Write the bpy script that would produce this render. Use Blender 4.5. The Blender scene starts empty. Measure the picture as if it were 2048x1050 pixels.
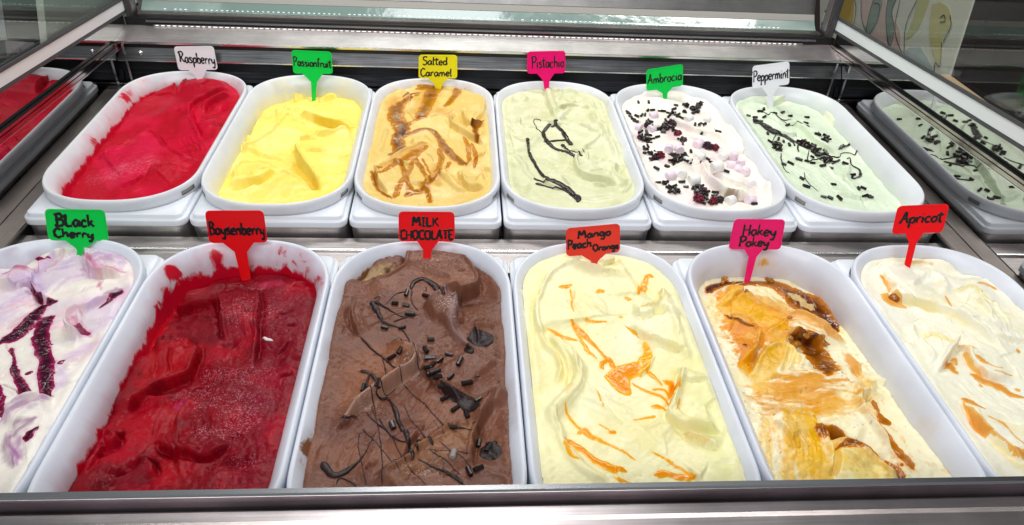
import bpy, bmesh, math, random
import numpy as np
from mathutils import Matrix, Vector
random.seed(7)
S = bpy.context.scene
col = S.collection

# ------------------------------------------------------------------ camera
CAM = np.array([-0.0486, -0.6621, 0.4409]); PITCH, YAW, ROLL, FPX = 0.6429, -0.0917, 0.0612, 1450.0
def cam_axes(p, y, r):
    base = np.array([[1, 0, 0], [0, 0, -1], [0, 1, 0]], float)
    Rx = np.array([[1, 0, 0], [0, math.cos(p), math.sin(p)], [0, -math.sin(p), math.cos(p)]])
    Rz = np.array([[math.cos(y), -math.sin(y), 0], [math.sin(y), math.cos(y), 0], [0, 0, 1]])
    Rr = np.array([[math.cos(r), -math.sin(r), 0], [math.sin(r), math.cos(r), 0], [0, 0, 1]])
    return Rz @ Rx @ base @ Rr
RC = cam_axes(PITCH, YAW, ROLL)
cd = bpy.data.cameras.new('camera'); cam = bpy.data.objects.new('camera', cd); col.objects.link(cam)
M4 = np.eye(4); M4[:3, :3] = RC; M4[:3, 3] = CAM
cam.matrix_world = Matrix(M4.tolist())
cd.sensor_fit = 'HORIZONTAL'; cd.sensor_width = 36; cd.lens = FPX * 36 / 2048
cd.clip_start = 0.01; cd.clip_end = 50
S.camera = cam

# ------------------------------------------------------------------ world, lamps, exposure
w = bpy.data.worlds.new('World'); S.world = w; w.use_nodes = True
bg = w.node_tree.nodes['Background']; bg.inputs[0].default_value = (.86, .93, 1, 1); bg.inputs[1].default_value = 0.17
def area(name, loc, target, sx, sy, power, colr=(1, 1, 1)):
    d = bpy.data.lights.new(name, 'AREA'); d.shape = 'RECTANGLE'; d.size = sx; d.size_y = sy; d.energy = power; d.color = colr
    o = bpy.data.objects.new(name, d); col.objects.link(o); o.location = loc
    o.rotation_euler = (Vector(target) - Vector(loc)).to_track_quat('-Z', 'Y').to_euler()
    return o
area('canopy_lamp', (.06, .46, .62), (0, -.08, 0), 1.15, .07, 4.5, (1, .985, .96))
area('overhead_light', (-.3, -1.7, 1.75), (0, 0, 0), 2.0, .5, 30, (.97, .985, 1))
area('overhead_light', (-.1, .2, 1.9), (.5, .1, 0), 1.0, .5, 12, (.97, .985, 1))  # unseen added fill that brightens the wall hanging beyond the right glass
S.view_settings.view_transform = 'Standard'; S.view_settings.look = 'None'
S.view_settings.exposure = 0.03; S.view_settings.gamma = 1
S.render.engine = 'CYCLES'

# ------------------------------------------------------------------ helpers
def ray(px, py): return RC @ np.array([(px - 1024) / FPX, -(py - 525) / FPX, -1.0])
def hit(px, py, ax, val):
    d = ray(px, py); t = (val - CAM[ax]) / d[ax]; return CAM + t * d
def unp(P, z):
    P = np.asarray(P, float).reshape(-1, 2)
    d = np.stack([(P[:, 0] - 1024) / FPX, -(P[:, 1] - 525) / FPX, -np.ones(len(P))], 1) @ RC.T
    t = (z - CAM[2]) / d[:, 2]
    return CAM + t[:, None] * d
def tag(o, label=None, cat=None, group=None, kind=None):
    if label: o['label'] = label
    if cat: o['category'] = cat
    if group: o['group'] = group
    if kind: o['kind'] = kind
    return o
def empty(name, loc=(0, 0, 0)):
    o = bpy.data.objects.new(name, None); col.objects.link(o); o.location = loc; o.empty_display_size = .02
    return o
def link(name, me, mat=None, parent=None):
    o = bpy.data.objects.new(name, me); col.objects.link(o)
    if mat is not None and not me.materials: me.materials.append(mat)
    if parent is not None:
        o.parent = parent
        o.matrix_parent_inverse = Matrix.Translation(-Vector(parent.location))
    return o
def npmesh(name, V, F, smooth=True, attrs=None):
    V = np.asarray(V, np.float32); F = np.asarray(F, np.int32)
    me = bpy.data.meshes.new(name); k = F.shape[1]
    me.vertices.add(len(V)); me.vertices.foreach_set('co', V.ravel())
    me.loops.add(F.size); me.loops.foreach_set('vertex_index', F.ravel())
    me.polygons.add(len(F)); me.polygons.foreach_set('loop_start', np.arange(0, F.size, k, dtype=np.int32))
    try: me.polygons.foreach_set('loop_total', np.full(len(F), k, np.int32))
    except Exception: pass
    me.polygons.foreach_set('use_smooth', np.full(len(F), smooth, bool))
    for n, a in (attrs or {}).items():
        a = np.asarray(a, np.float32)
        if a.ndim == 2:
            at = me.attributes.new(n, 'FLOAT_COLOR', 'POINT')
            if a.shape[1] == 3: a = np.concatenate([a, np.ones((len(a), 1), np.float32)], 1)
            at.data.foreach_set('color', a.ravel())
        else:
            at = me.attributes.new(n, 'FLOAT', 'POINT'); at.data.foreach_set('value', a.ravel())
    me.update(calc_edges=True); me.validate()
    return me
def bmlink(name, bm, mat, parent=None, smooth=False):
    bmesh.ops.recalc_face_normals(bm, faces=bm.faces)
    me = bpy.data.meshes.new(name); bm.to_mesh(me); bm.free()
    if smooth: me.polygons.foreach_set('use_smooth', [True] * len(me.polygons))
    return link(name, me, mat, parent)
def prism_x(name, prof, x0, x1, mat, parent=None, bevel=0):
    """closed (Y,Z) profile extruded along X"""
    bm = bmesh.new()
    a = [bm.verts.new((x0, y, z)) for y, z in prof]; b = [bm.verts.new((x1, y, z)) for y, z in prof]
    n = len(prof); bm.faces.new(a); bm.faces.new(b[::-1])
    for i in range(n): bm.faces.new((a[i], b[i], b[(i + 1) % n], a[(i + 1) % n]))
    if bevel: bmesh.ops.bevel(bm, geom=bm.edges[:], offset=bevel, segments=2, affect='EDGES')
    return bmlink(name, bm, mat, parent)
def box(name, x0, x1, y0, y1, z0, z1, mat, parent=None, bevel=0):
    return prism_x(name, [(y0, z0), (y1, z0), (y1, z1), (y0, z1)], x0, x1, mat, parent, bevel)
def slab_pts(name, pts, n, th, mat, parent=None, bevel=0):
    """planar polygon (3-D points) thickened by th along -n"""
    bm = bmesh.new(); n = Vector(n).normalized()
    a = [bm.verts.new(Vector(p)) for p in pts]; b = [bm.verts.new(Vector(p) - n * th) for p in pts]
    k = len(pts); bm.faces.new(a); bm.faces.new(b[::-1])
    for i in range(k): bm.faces.new((a[i], b[i], b[(i + 1) % k], a[(i + 1) % k]))
    return bmlink(name, bm, mat, parent)

def hashn(xi, yi, seed):
    h = (xi.astype(np.int64) * 374761393 + yi.astype(np.int64) * 668265263 + seed * 1274126177) & 0xffffffff
    h = ((h ^ (h >> 13)) * 1274126177) & 0xffffffff
    return ((h ^ (h >> 16)) & 0xffff) / 65535.0
def vnoise(x, y, seed=0):
    xi = np.floor(x); yi = np.floor(y); fx = x - xi; fy = y - yi
    u = fx * fx * fx * (fx * (fx * 6 - 15) + 10); v = fy * fy * fy * (fy * (fy * 6 - 15) + 10)
    a = hashn(xi, yi, seed); b = hashn(xi + 1, yi, seed); c = hashn(xi, yi + 1, seed); d = hashn(xi + 1, yi + 1, seed)
    return (a + (b - a) * u + (c - a) * v + (a - b - c + d) * u * v) * 2 - 1
def fbm(x, y, seed=0, o=4, g=.5):
    s = 0; a = 1; n = 0
    for i in range(o):
        s = s + a * vnoise(x * 2 ** i + 17.3 * i, y * 2 ** i - 9.1 * i, seed + i); n += a; a *= g
    return s / n
def sm(a, b, x):
    t = np.clip((x - a) / (b - a), 0, 1); return t * t * (3 - 2 * t)
def catmull(P, k=6):
    P = np.asarray(P, float)
    if len(P) < 3: 
        return np.stack([P[0] + (P[-1] - P[0]) * t for t in np.linspace(0, 1, k + 1)])
    Q = np.vstack([2 * P[0] - P[1], P, 2 * P[-1] - P[-2]]); out = []
    for i in range(1, len(Q) - 2):
        p0, p1, p2, p3 = Q[i - 1], Q[i], Q[i + 1], Q[i + 2]
        for t in np.arange(k) / k:
            out.append(.5 * (2 * p1 + (p2 - p0) * t + (2 * p0 - 5 * p1 + 4 * p2 - p3) * t * t + (3 * p1 - p0 - 3 * p2 + p3) * t ** 3))
    out.append(P[-1]); return np.array(out)
def srgb(r, g, b):
    f = lambda c: c / 12.92 if c <= .04045 else ((c + .055) / 1.055) ** 2.4
    return np.array([f(r / 255), f(g / 255), f(b / 255)])

# ------------------------------------------------------------------ materials
def newmat(name):
    m = bpy.data.materials.new(name); m.use_nodes = True
    return m, m.node_tree.nodes, m.node_tree.links, m.node_tree.nodes['Principled BSDF']
def setp(p, **k):
    for a, v in k.items():
        a = a.replace('_', ' ')
        if a in p.inputs: p.inputs[a].default_value = v
def noise_bump(N, L, p, scale, strength, dist=.001, detail=4, stretch=None, old=None):
    tc = N.new('ShaderNodeTexCoord'); nz = N.new('ShaderNodeTexNoise'); nz.inputs['Scale'].default_value = scale
    nz.inputs['Detail'].default_value = detail
    src = tc.outputs['Object']
    if stretch:
        mp = N.new('ShaderNodeMapping'); mp.inputs['Scale'].default_value = stretch
        L.new(src, mp.inputs[0]); src = mp.outputs[0]
    L.new(src, nz.inputs['Vector'])
    b = N.new('ShaderNodeBump'); b.inputs['Strength'].default_value = strength; b.inputs['Distance'].default_value = dist
    L.new(nz.outputs[0], b.inputs['Height'])
    if old: L.new(old.outputs[0], b.inputs['Normal'])
    L.new(b.outputs[0], p.inputs['Normal'])
    return b, nz
def plain(name, c, rough=.4, metal=0, bump=None, **k):
    m, N, L, p = newmat(name); setp(p, Base_Color=(*c, 1), Roughness=rough, Metallic=metal, **k)
    if bump: noise_bump(N, L, p, *bump)
    return m
def steel(name, c, rough=.25, axis=0, streak=.35, bump=.15):
    """brushed sheet metal: streaky roughness and tone along one axis, faint smudges"""
    m, N, L, p = newmat(name); setp(p, Metallic=1.0)
    tc = N.new('ShaderNodeTexCoord'); mp = N.new('ShaderNodeMapping'); sc = [260, 260, 260]; sc[axis] = 5
    mp.inputs['Scale'].default_value = sc; L.new(tc.outputs['Object'], mp.inputs[0])
    nz = N.new('ShaderNodeTexNoise'); nz.inputs['Scale'].default_value = 3; nz.inputs['Detail'].default_value = 5; L.new(mp.outputs[0], nz.inputs['Vector'])
    sp = N.new('ShaderNodeTexNoise'); sp.inputs['Scale'].default_value = 26; sp.inputs['Detail'].default_value = 6; L.new(tc.outputs['Object'], sp.inputs['Vector'])
    mx = N.new('ShaderNodeMath'); mx.operation = 'MULTIPLY_ADD'; L.new(sp.outputs[0], mx.inputs[0]); mx.inputs[1].default_value = .14; mx.inputs[2].default_value = rough - .07
    L.new(mx.outputs[0], p.inputs['Roughness'])
    cr = N.new('ShaderNodeValToRGB'); cr.color_ramp.elements[0].color = (*[v * (1 - streak) for v in c], 1); cr.color_ramp.elements[1].color = (*[min(1, v * (1 + streak * .6)) for v in c], 1)
    cr.color_ramp.elements[0].position = .3; cr.color_ramp.elements[1].position = .7
    L.new(nz.outputs[0], cr.inputs[0])
    sm_ = N.new('ShaderNodeTexNoise'); sm_.inputs['Scale'].default_value = 11; sm_.inputs['Detail'].default_value = 7; sm_.inputs['Roughness'].default_value = .65; L.new(tc.outputs['Object'], sm_.inputs['Vector'])
    mr_ = N.new('ShaderNodeMapRange'); mr_.inputs[1].default_value = .35; mr_.inputs[2].default_value = .68; mr_.inputs[3].default_value = .82; mr_.inputs[4].default_value = 1.22; L.new(sm_.outputs[0], mr_.inputs[0])
    vs_ = N.new('ShaderNodeVectorMath'); vs_.operation = 'SCALE'; L.new(cr.outputs[0], vs_.inputs[0]); L.new(mr_.outputs[0], vs_.inputs['Scale']); L.new(vs_.outputs[0], p.inputs['Base Color'])
    b = N.new('ShaderNodeBump'); b.inputs['Strength'].default_value = bump; b.inputs['Distance'].default_value = .0003
    L.new(nz.outputs[0], b.inputs['Height']); L.new(b.outputs[0], p.inputs['Normal'])
    return m
M_steel = steel('brushed_steel', (.42, .385, .37), .36, streak=.16, bump=.04)
M_ledge = steel('ledge_steel', (.62, .56, .555), .44, streak=.14, bump=.05)
M_trimgrey = steel('door_trim_steel', (.20, .19, .185), .34, streak=.12, bump=.03)
M_doorfr = steel('door_frame_steel', (.30, .275, .27), .42, streak=.14, bump=.03)
M_strip = steel('side_strip_steel', (.30, .26, .24), .40, axis=1, streak=.14, bump=.03)
M_lower = steel('lower_rail_steel', (.62, .55, .54), .34, streak=.14, bump=.04)
M_steel_dark = steel('dark_steel', (.055, .055, .06), .3, streak=.5)
M_steel_mid = steel('grey_steel', (.16, .16, .165), .32, streak=.5)
M_rail = steel('rail_steel', (.30, .26, .285), .48, streak=.22, bump=.05)
M_edge = plain('bright_steel_edge', (.66, .66, .66), .24, 1)
M_black = plain('black_rubber', (.006, .006, .007), .5)
M_liner = plain('polished_liner', (.50, .50, .50), .025, 1)
M_chrome = plain('brown_chrome_strip', (.42, .36, .36), .12, 1)
M_gasket = plain('grey_gasket', (.06, .06, .065), .45)
M_frame = plain('white_frame_paint', (.80, .83, .84), .35, bump=(60, .08, .001))
def glassmat(name, tint, refl, rough=.02):
    m, N, L, p = newmat(name); N.remove(p)
    tr = N.new('ShaderNodeBsdfTransparent'); tr.inputs[0].default_value = (*tint, 1)
    gl = N.new('ShaderNodeBsdfGlossy'); gl.inputs['Roughness'].default_value = rough; gl.inputs[0].default_value = (.95, 1, .97, 1)
    mx = N.new('ShaderNodeMixShader'); mx.inputs[0].default_value = refl
    L.new(tr.outputs[0], mx.inputs[1]); L.new(gl.outputs[0], mx.inputs[2]); L.new(mx.outputs[0], N['Material Output'].inputs[0])
    return m
M_glass = glassmat('side_glass', (.88, .91, .88), .13)
M_glass_clear = glassmat('clear_side_glass', (.92, .94, .91), .06)
M_doorglass = glassmat('door_glass', (.74, .86, .80), .22)
def plastic(name, c, smear=None, sc=1.0):
    """slightly translucent white plastic; smear = flavour colour wiped on the inside wall (attribute 'smear')"""
    m, N, L, p = newmat(name)
    setp(p, Roughness=.3, Subsurface_Weight=.5, Subsurface_Radius=(.009, .009, .010), Subsurface_Scale=1.0, Specular_IOR_Level=.4)
    tc = N.new('ShaderNodeTexCoord')
    n2 = N.new('ShaderNodeTexNoise'); n2.inputs['Scale'].default_value = 22; n2.inputs['Detail'].default_value = 5; L.new(tc.outputs['Object'], n2.inputs['Vector'])
    cr = N.new('ShaderNodeValToRGB'); cr.color_ramp.elements[0].color = (*[v * .93 for v in c], 1); cr.color_ramp.elements[1].color = (*c, 1)
    cr.color_ramp.elements[0].position = .35; cr.color_ramp.elements[1].position = .6; L.new(n2.outputs[0], cr.inputs[0])
    if smear is None:
        L.new(cr.outputs[0], p.inputs['Base Color'])
    else:
        at = N.new('ShaderNodeAttribute'); at.attribute_name = 'smear'
        mp = N.new('ShaderNodeMapping'); mp.inputs['Scale'].default_value = (1, 1, .45); L.new(tc.outputs['Object'], mp.inputs[0])
        nz = N.new('ShaderNodeTexNoise'); nz.inputs['Scale'].default_value = 58 * sc; nz.inputs['Detail'].default_value = 9; nz.inputs['Roughness'].default_value = .62; nz.inputs['Distortion'].default_value = .9
        L.new(mp.outputs[0], nz.inputs['Vector'])
        ad = N.new('ShaderNodeMath'); ad.operation = 'ADD'; L.new(nz.outputs[0], ad.inputs[0]); L.new(at.outputs['Fac'], ad.inputs[1])
        r = N.new('ShaderNodeValToRGB'); e = r.color_ramp.elements
        e[0].position = .88; e[0].color = (0, 0, 0, 1); e[1].position = 1.0; e[1].color = (1, 1, 1, 1)
        q_ = e.new(.93); q_.color = (.55, .55, .55, 1)
        L.new(ad.outputs[0], r.inputs[0])
        r2 = N.new('ShaderNodeValToRGB'); e = r2.color_ramp.elements; e[0].position = .40; e[0].color = (0, 0, 0, 1); e[1].position = .95; e[1].color = (.30, .30, .30, 1)
        L.new(ad.outputs[0], r2.inputs[0])
        mxf = N.new('ShaderNodeMath'); mxf.operation = 'MAXIMUM'; L.new(r.outputs[0], mxf.inputs[0]); L.new(r2.outputs[0], mxf.inputs[1])
        mx = N.new('ShaderNodeMixRGB'); L.new(mxf.outputs[0], mx.inputs[0]); L.new(cr.outputs[0], mx.inputs[1]); mx.inputs[2].default_value = (*smear, 1)
        L.new(mx.outputs[0], p.inputs['Base Color'])
    noise_bump(N, L, p, 38, .12, .002, 3)
    return m
PLW = (.77, .785, .82)
M_pan = steel('pan_steel', (.66, .63, .62), .46, streak=.12, bump=.03)
M_tray = plain('white_tray_plastic', (.80, .83, .88), .32, bump=(150, .05, .0005))
def icemat(name, rough=.45, sss=.35, rad=(.004, .003, .002), bump=.35, bscale=420, sparkle=0, spec=.35, coat=0):
    m, N, L, p = newmat(name)
    at = N.new('ShaderNodeAttribute'); at.attribute_name = 'Col'
    gl = N.new('ShaderNodeAttribute'); gl.attribute_name = 'gloss'
    setp(p, Subsurface_Weight=sss, Subsurface_Radius=rad, Subsurface_Scale=1.0, Specular_IOR_Level=spec, Coat_Weight=coat, Coat_Roughness=.25)
    tc = N.new('ShaderNodeTexCoord')
    nz = N.new('ShaderNodeTexNoise'); nz.inputs['Scale'].default_value = 150; nz.inputs['Detail'].default_value = 4; L.new(tc.outputs['Object'], nz.inputs['Vector'])
    mr = N.new('ShaderNodeMapRange'); mr.inputs[1].default_value = .3; mr.inputs[2].default_value = .7; mr.inputs[3].default_value = .955; mr.inputs[4].default_value = 1.03
    L.new(nz.outputs[0], mr.inputs[0])
    mu = N.new('ShaderNodeVectorMath'); mu.operation = 'SCALE'; L.new(at.outputs['Color'], mu.inputs[0]); L.new(mr.outputs[0], mu.inputs['Scale'])
    last = mu.outputs[0]
    rr = N.new('ShaderNodeMath'); rr.operation = 'MULTIPLY_ADD'; L.new(gl.outputs['Fac'], rr.inputs[0]); rr.inputs[1].default_value = -.38; rr.inputs[2].default_value = rough
    L.new(rr.outputs[0], p.inputs['Roughness'])
    b, _ = noise_bump(N, L, p, bscale, bump, .0008, 6)
    if sparkle:
        fr = N.new('ShaderNodeAttribute'); fr.attribute_name = 'frost'
        v = N.new('ShaderNodeTexVoronoi'); v.inputs['Scale'].default_value = 1500; L.new(tc.outputs['Object'], v.inputs['Vector'])
        n3 = N.new('ShaderNodeTexNoise'); n3.inputs['Scale'].default_value = 110; n3.inputs['Detail'].default_value = 5; L.new(tc.outputs['Object'], n3.inputs['Vector'])
        # crystal where the cell's random value is high and frost is present
        sx = N.new('ShaderNodeSeparateColor'); L.new(v.outputs['Color'], sx.inputs[0])
        m1 = N.new('ShaderNodeMath'); m1.operation = 'MULTIPLY_ADD'; L.new(fr.outputs['Fac'], m1.inputs[0]); m1.inputs[1].default_value = .55; L.new(sx.outputs[0], m1.inputs[2])
        m2 = N.new('ShaderNodeMath'); m2.operation = 'MULTIPLY_ADD'; L.new(n3.outputs[0], m2.inputs[0]); m2.inputs[1].default_value = .5; L.new(m1.outputs[0], m2.inputs[2])
        rp = N.new('ShaderNodeMapRange'); rp.inputs[1].default_value = 1.34; rp.inputs[2].default_value = 1.5; rp.inputs[3].default_value = 0; rp.inputs[4].default_value = sparkle
        L.new(m2.outputs[0], rp.inputs[0])
        mx = N.new('ShaderNodeMixRGB'); L.new(rp.outputs[0], mx.inputs[0]); L.new(last, mx.inputs[1]); mx.inputs[2].default_value = (.72, .26, .34, 1)
        if 'choc' in name: mx.inputs[2].default_value = (.62, .48, .42, 1)
        last = mx.outputs[0]
        b2 = N.new('ShaderNodeBump'); b2.inputs['Strength'].default_value = .5; b2.inputs['Distance'].default_value = .0006
        L.new(sx.outputs[1], b2.inputs['Height']); L.new(b.outputs[0], b2.inputs['Normal']); L.new(b2.outputs[0], p.inputs['Normal'])
    L.new(last, p.inputs['Base Color'])
    return m
def saucemat(name, thin, deep, rough=.16, bump=.1):
    m, N, L, p = newmat(name); setp(p, Roughness=rough, Specular_IOR_Level=.36)
    at = N.new('ShaderNodeAttribute'); at.attribute_name = 'thick'
    r = N.new('ShaderNodeValToRGB'); e = r.color_ramp.elements; e[0].position = .12; e[0].color = (*thin, 1); e[1].position = .9; e[1].color = (*deep, 1)
    tc = N.new('ShaderNodeTexCoord'); nz = N.new('ShaderNodeTexNoise'); nz.inputs['Scale'].default_value = 140; nz.inputs['Detail'].default_value = 4; L.new(tc.outputs['Object'], nz.inputs['Vector'])
    a = N.new('ShaderNodeMath'); a.operation = 'MULTIPLY_ADD'; L.new(nz.outputs[0], a.inputs[0]); a.inputs[1].default_value = .5; L.new(at.outputs['Fac'], a.inputs[2])
    s = N.new('ShaderNodeMath'); s.operation = 'SUBTRACT'; L.new(a.outputs[0], s.inputs[0]); s.inputs[1].default_value = .25
    L.new(s.outputs[0], r.inputs[0]); L.new(r.outputs[0], p.inputs['Base Color'])
    noise_bump(N, L, p, 110, bump * .45, .001, 2)
    return m
M_choc = plain('dark_chocolate', (.013, .007, .006), .24, bump=(500, .12, .0005), Specular_IOR_Level=.42)
M_milkdriz = plain('soft_chocolate', (.026, .013, .013), .33, Specular_IOR_Level=.32, bump=(300, .15, .0005))
M_ink = plain('black_marker_ink', (.006, .006, .007), .35)
M_mallow_p = plain('pink_marshmallow', (.84, .70, .77), .6, Subsurface_Weight=.4, Subsurface_Radius=(.003, .002, .002), bump=(300, .25, .0008))
M_mallow_w = plain('white_marshmallow', (.86, .84, .80), .6, Subsurface_Weight=.4, Subsurface_Radius=(.003, .003, .003), bump=(300, .25, .0008))
M_berry = plain('dark_berry_skin', (.035, .004, .012), .18)
M_berry_red = plain('red_berry_skin', (.17, .003, .022), .2)
M_slot = plain('recessed_slot_plastic', (.40, .38, .33), .5)
# ------------------------------------------------------------------ tub and tray geometry
A_, B_, E_, NEXP = .0843, .1765, .078, 2.35          # half width, half length, end depth, end roundness
def outline(d=0, kcap=14, kside=14):
    """closed loop of (x, y, end angle); offset d inward"""
    a, b, e = A_ - d, B_ - d, E_ - d; pts = []
    q = np.linspace(0, math.pi / 2, kcap + 1)
    cx = a * np.cos(q) ** (2 / NEXP); cy = e * np.sin(q) ** (2 / NEXP)
    # even out the points by arc length
    f = np.linspace(0, math.pi / 2, 400); fx = a * np.cos(f) ** (2 / NEXP); fy = e * np.sin(f) ** (2 / NEXP)
    s = np.concatenate([[0], np.cumsum(np.hypot(np.diff(fx), np.diff(fy)))]); si = np.linspace(0, s[-1], kcap + 1)
    cx = np.interp(si, s, fx); cy = np.interp(si, s, fy); an = np.interp(si, s, f)
    st = b - e
    ys = np.linspace(-st, st, kside + 1)
    pts += [(a, y, 0.) for y in ys[:-1]]
    pts += [(x, st + y, t) for x, y, t in zip(cx, cy, an)]
    pts += [(-x, st + y, math.pi - t) for x, y, t in list(zip(cx, cy, an))[::-1][1:]]
    pts += [(-a, y, math.pi) for y in ys[::-1][1:-1]]
    pts += [(-x, -st - y, math.pi + t) for x, y, t in zip(cx, cy, an)]
    pts += [(x, -st - y, 2 * math.pi - t) for x, y, t in list(zip(cx, cy, an))[::-1][1:-1]]
    return np.array(pts)
PITCHX = .17; LTRAY = .3492
def tray_centre(row, i):
    """row 0 = back, 1 = front; i = 0..5 from the left"""
    x = (i - 2.5) * PITCHX
    return (x, .1755) if row == 0 else (x + .0021, -.0621 - .1745)
def centre(row, i):
    """where each tub stands on its tray: none sits exactly square"""
    x, y = tray_centre(row, i)
    dx, dy = [[(0, .0085), (.0004, .0050), (0, .0032), (-.0003, .0030), (.0002, .0036), (0, .0042)], [(0, .0028), (.0002, .0030), (0, .0030), (-.0003, .0026), (.0002, .0030), (0, .0028)]][row][i]
    return (x + dx, y + dy)
PROF = [(.0014, .0008), (0, .0006), (0, .0030), (0, .0082), (.0003, .0112), (.0011, .0134), (.0022, .0142), (.0033, .0140), (.0046, .0128), (.0066, .0104), (.0088, .0074), (.0108, .0040), (.0124, .0004), (.0136, -.004),
        (.0145, -.010), (.0156, -.018), (.0170, -.030), (.0195, -.055), (.024, -.090)]
SLOTS = [(.34, .60), (math.pi - .60, math.pi - .34), (math.pi + .34, math.pi + .60), (2 * math.pi - .60, 2 * math.pi - .34)]
def tub_mesh(name, smear=None, cxy=(0, 0), kcap=14, kside=14, lean=0):
    loops = [outline(d, kcap, kside) for d, z in PROF]; n = len(loops[0]); V = []; F = []
    for (d, z), l in zip(PROF, loops):
        V.append(np.stack([l[:, 0] + cxy[0], l[:, 1] + cxy[1], np.full(n, z)], 1))
    ang = loops[0][:, 2]
    for r in range(len(PROF) - 1):
        for i in range(n):
            j = (i + 1) % n
            a = ang[i] % (2 * math.pi)
            if r == 2:                                   # tamper slots: real openings in the skirt near the four corners
                if any(s0 < a < s1 for s0, s1 in SLOTS): continue
            F.append((r * n + i, r * n + j, (r + 1) * n + j, (r + 1) * n + i))
    # bottom ribs on the skirt edge (second thickness) and the floor
    V.append(np.array([[cxy[0], cxy[1], PROF[-1][1]]])); c = len(PROF) * n; m = len(PROF) - 1
    for i in range(0, n, 1): F.append((m * n + i, m * n + (i + 1) % n, c, c))
    V = np.concatenate(V)
    F = np.array(F); quad = F[F[:, 2] != F[:, 3]]
    # floor as quads fan of pairs
    tri = F[F[:, 2] == F[:, 3]]
    if n % 2 == 0: quad = np.concatenate([quad, [(tri[k][0], tri[k][1], tri[k + 1][1], c) for k in range(0, n, 2)]])
    at = None
    if smear is not None: at = {'smear': smear(V)}
    return npmesh(name, V, quad, True, at)
def slot_panels(cxy, parent):
    for s0, s1 in SLOTS:
        f = outline(.0, 40, 4); f = f[(f[:, 2] % (2 * math.pi) > s0 - .05) & (f[:, 2] % (2 * math.pi) < s1 + .05)]
        if len(f) < 2: continue
        g = f[:, :2] * .9875 + np.array(cxy); n = len(g)
        V = np.concatenate([np.c_[g, np.full(n, .0026)], np.c_[g, np.full(n, .0082)]])
        link('tamper_slot', npmesh('tamper_slot', V, [(i, i + 1, n + i + 1, n + i) for i in range(n - 1)], True), M_slot, parent)
def rrect(w, l, r, k, cx, cy):
    """rounded rectangle sampled at the same polar angles order as outline() (start +x side, going up)"""
    pts = []
    for (sx, sy, a0) in ((1, 1, 0), (-1, 1, 90), (-1, -1, 180), (1, -1, 270)):
        for t in np.linspace(a0, a0 + 90, k + 1):
            pts.append((cx + sx * (w - r) + r * math.cos(math.radians(t)), cy + sy * (l - r) + r * math.sin(math.radians(t))))
    out = []; m = len(pts)
    for i in range(m):                                   # subdivide the straight sides
        a, b = np.array(pts[i]), np.array(pts[(i + 1) % m]); out.append(a)
        if i % (k + 1) == k:
            out += [a + (b - a) * q for q in np.linspace(0, 1, 26)[1:-1]]
    return np.array(out)
def tray(row, i, name_label):
    cx, cy = tray_centre(row, i); w, l = PITCHX / 2 - .0013, LTRAY / 2
    root = empty('tub_tray', (cx, cy, -.012)); tag(root, name_label, 'tray', 'white plastic trays under the ice cream tubs')
    k = 8
    prof = [(.006, -.0128), (.0, -.0122), (0, -.0115), (0, -.0060), (.0006, -.0052), (.0030, -.0048), (.0036, -.0042), (.0040, -.0008), (.0052, 0), (.016, 0)]
    loops = [rrect(w - d, l - d, max(.011 - d, .0015), k, cx, cy) for d, z in prof]
    # opening the tub drops through
    n = len(loops[0])
    th = np.arctan2(loops[0][:, 1] - cy, loops[0][:, 0] - cx)
    o = outline(.0112, 60, 60); o[:, 1] += centre(row, i)[1] - cy; oth = np.arctan2(o[:, 1], o[:, 0]); order = np.argsort(oth); orad = np.hypot(o[:, 0], o[:, 1])
    rr = np.interp(th, np.concatenate([oth[order] - 2 * math.pi, oth[order], oth[order] + 2 * math.pi]), np.tile(orad[order], 3))
    hole = np.stack([cx + rr * np.cos(th), cy + rr * np.sin(th)], 1)
    # the flat part between the rim step and the opening, never past the opening
    loops[-1] = .35 * loops[-2] + .65 * hole; loops.append(hole); loops.append(hole)
    zs = [z for d, z in prof] + [0, -.012]
    V = np.concatenate([np.concatenate([lp, np.full((n, 1), z)], 1) for lp, z in zip(loops, zs)])
    F = [(r * n + a, r * n + (a + 1) % n, (r + 1) * n + (a + 1) % n, (r + 1) * n + a) for r in range(len(loops) - 1) for a in range(n)]
    o1 = link('plastic_frame', npmesh('plastic_frame', V, F, True), M_tray, root)
    # steel pan below
    ps = [(.0030, -.0118), (.0016, -.0128), (.0012, -.0150), (.0020, -.030), (.007, -.10)]
    lp = [rrect(w - d, l - d, .013, k, cx, cy) for d, z in ps]
    V = np.concatenate([np.concatenate([q, np.full((n, 1), z)], 1) for q, (d, z) in zip(lp, ps)])
    F = [(r * n + a, r * n + (a + 1) % n, (r + 1) * n + (a + 1) % n, (r + 1) * n + a) for r in range(len(ps) - 1) for a in range(n)]
    link('steel_pan', npmesh('steel_pan', V, F, True), M_pan, root)
    return root

# ------------------------------------------------------------------ display case
case = empty('display_case', (0, 0, -.15))
tag(case, 'stainless steel glass sided ice cream display case holding two rows of tubs', 'display case')
XL, XR = -.5355, .5345
box('well_floor', XL - .002, XR + .002, -.47, .378, -.125, -.12, M_steel, case)
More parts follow.
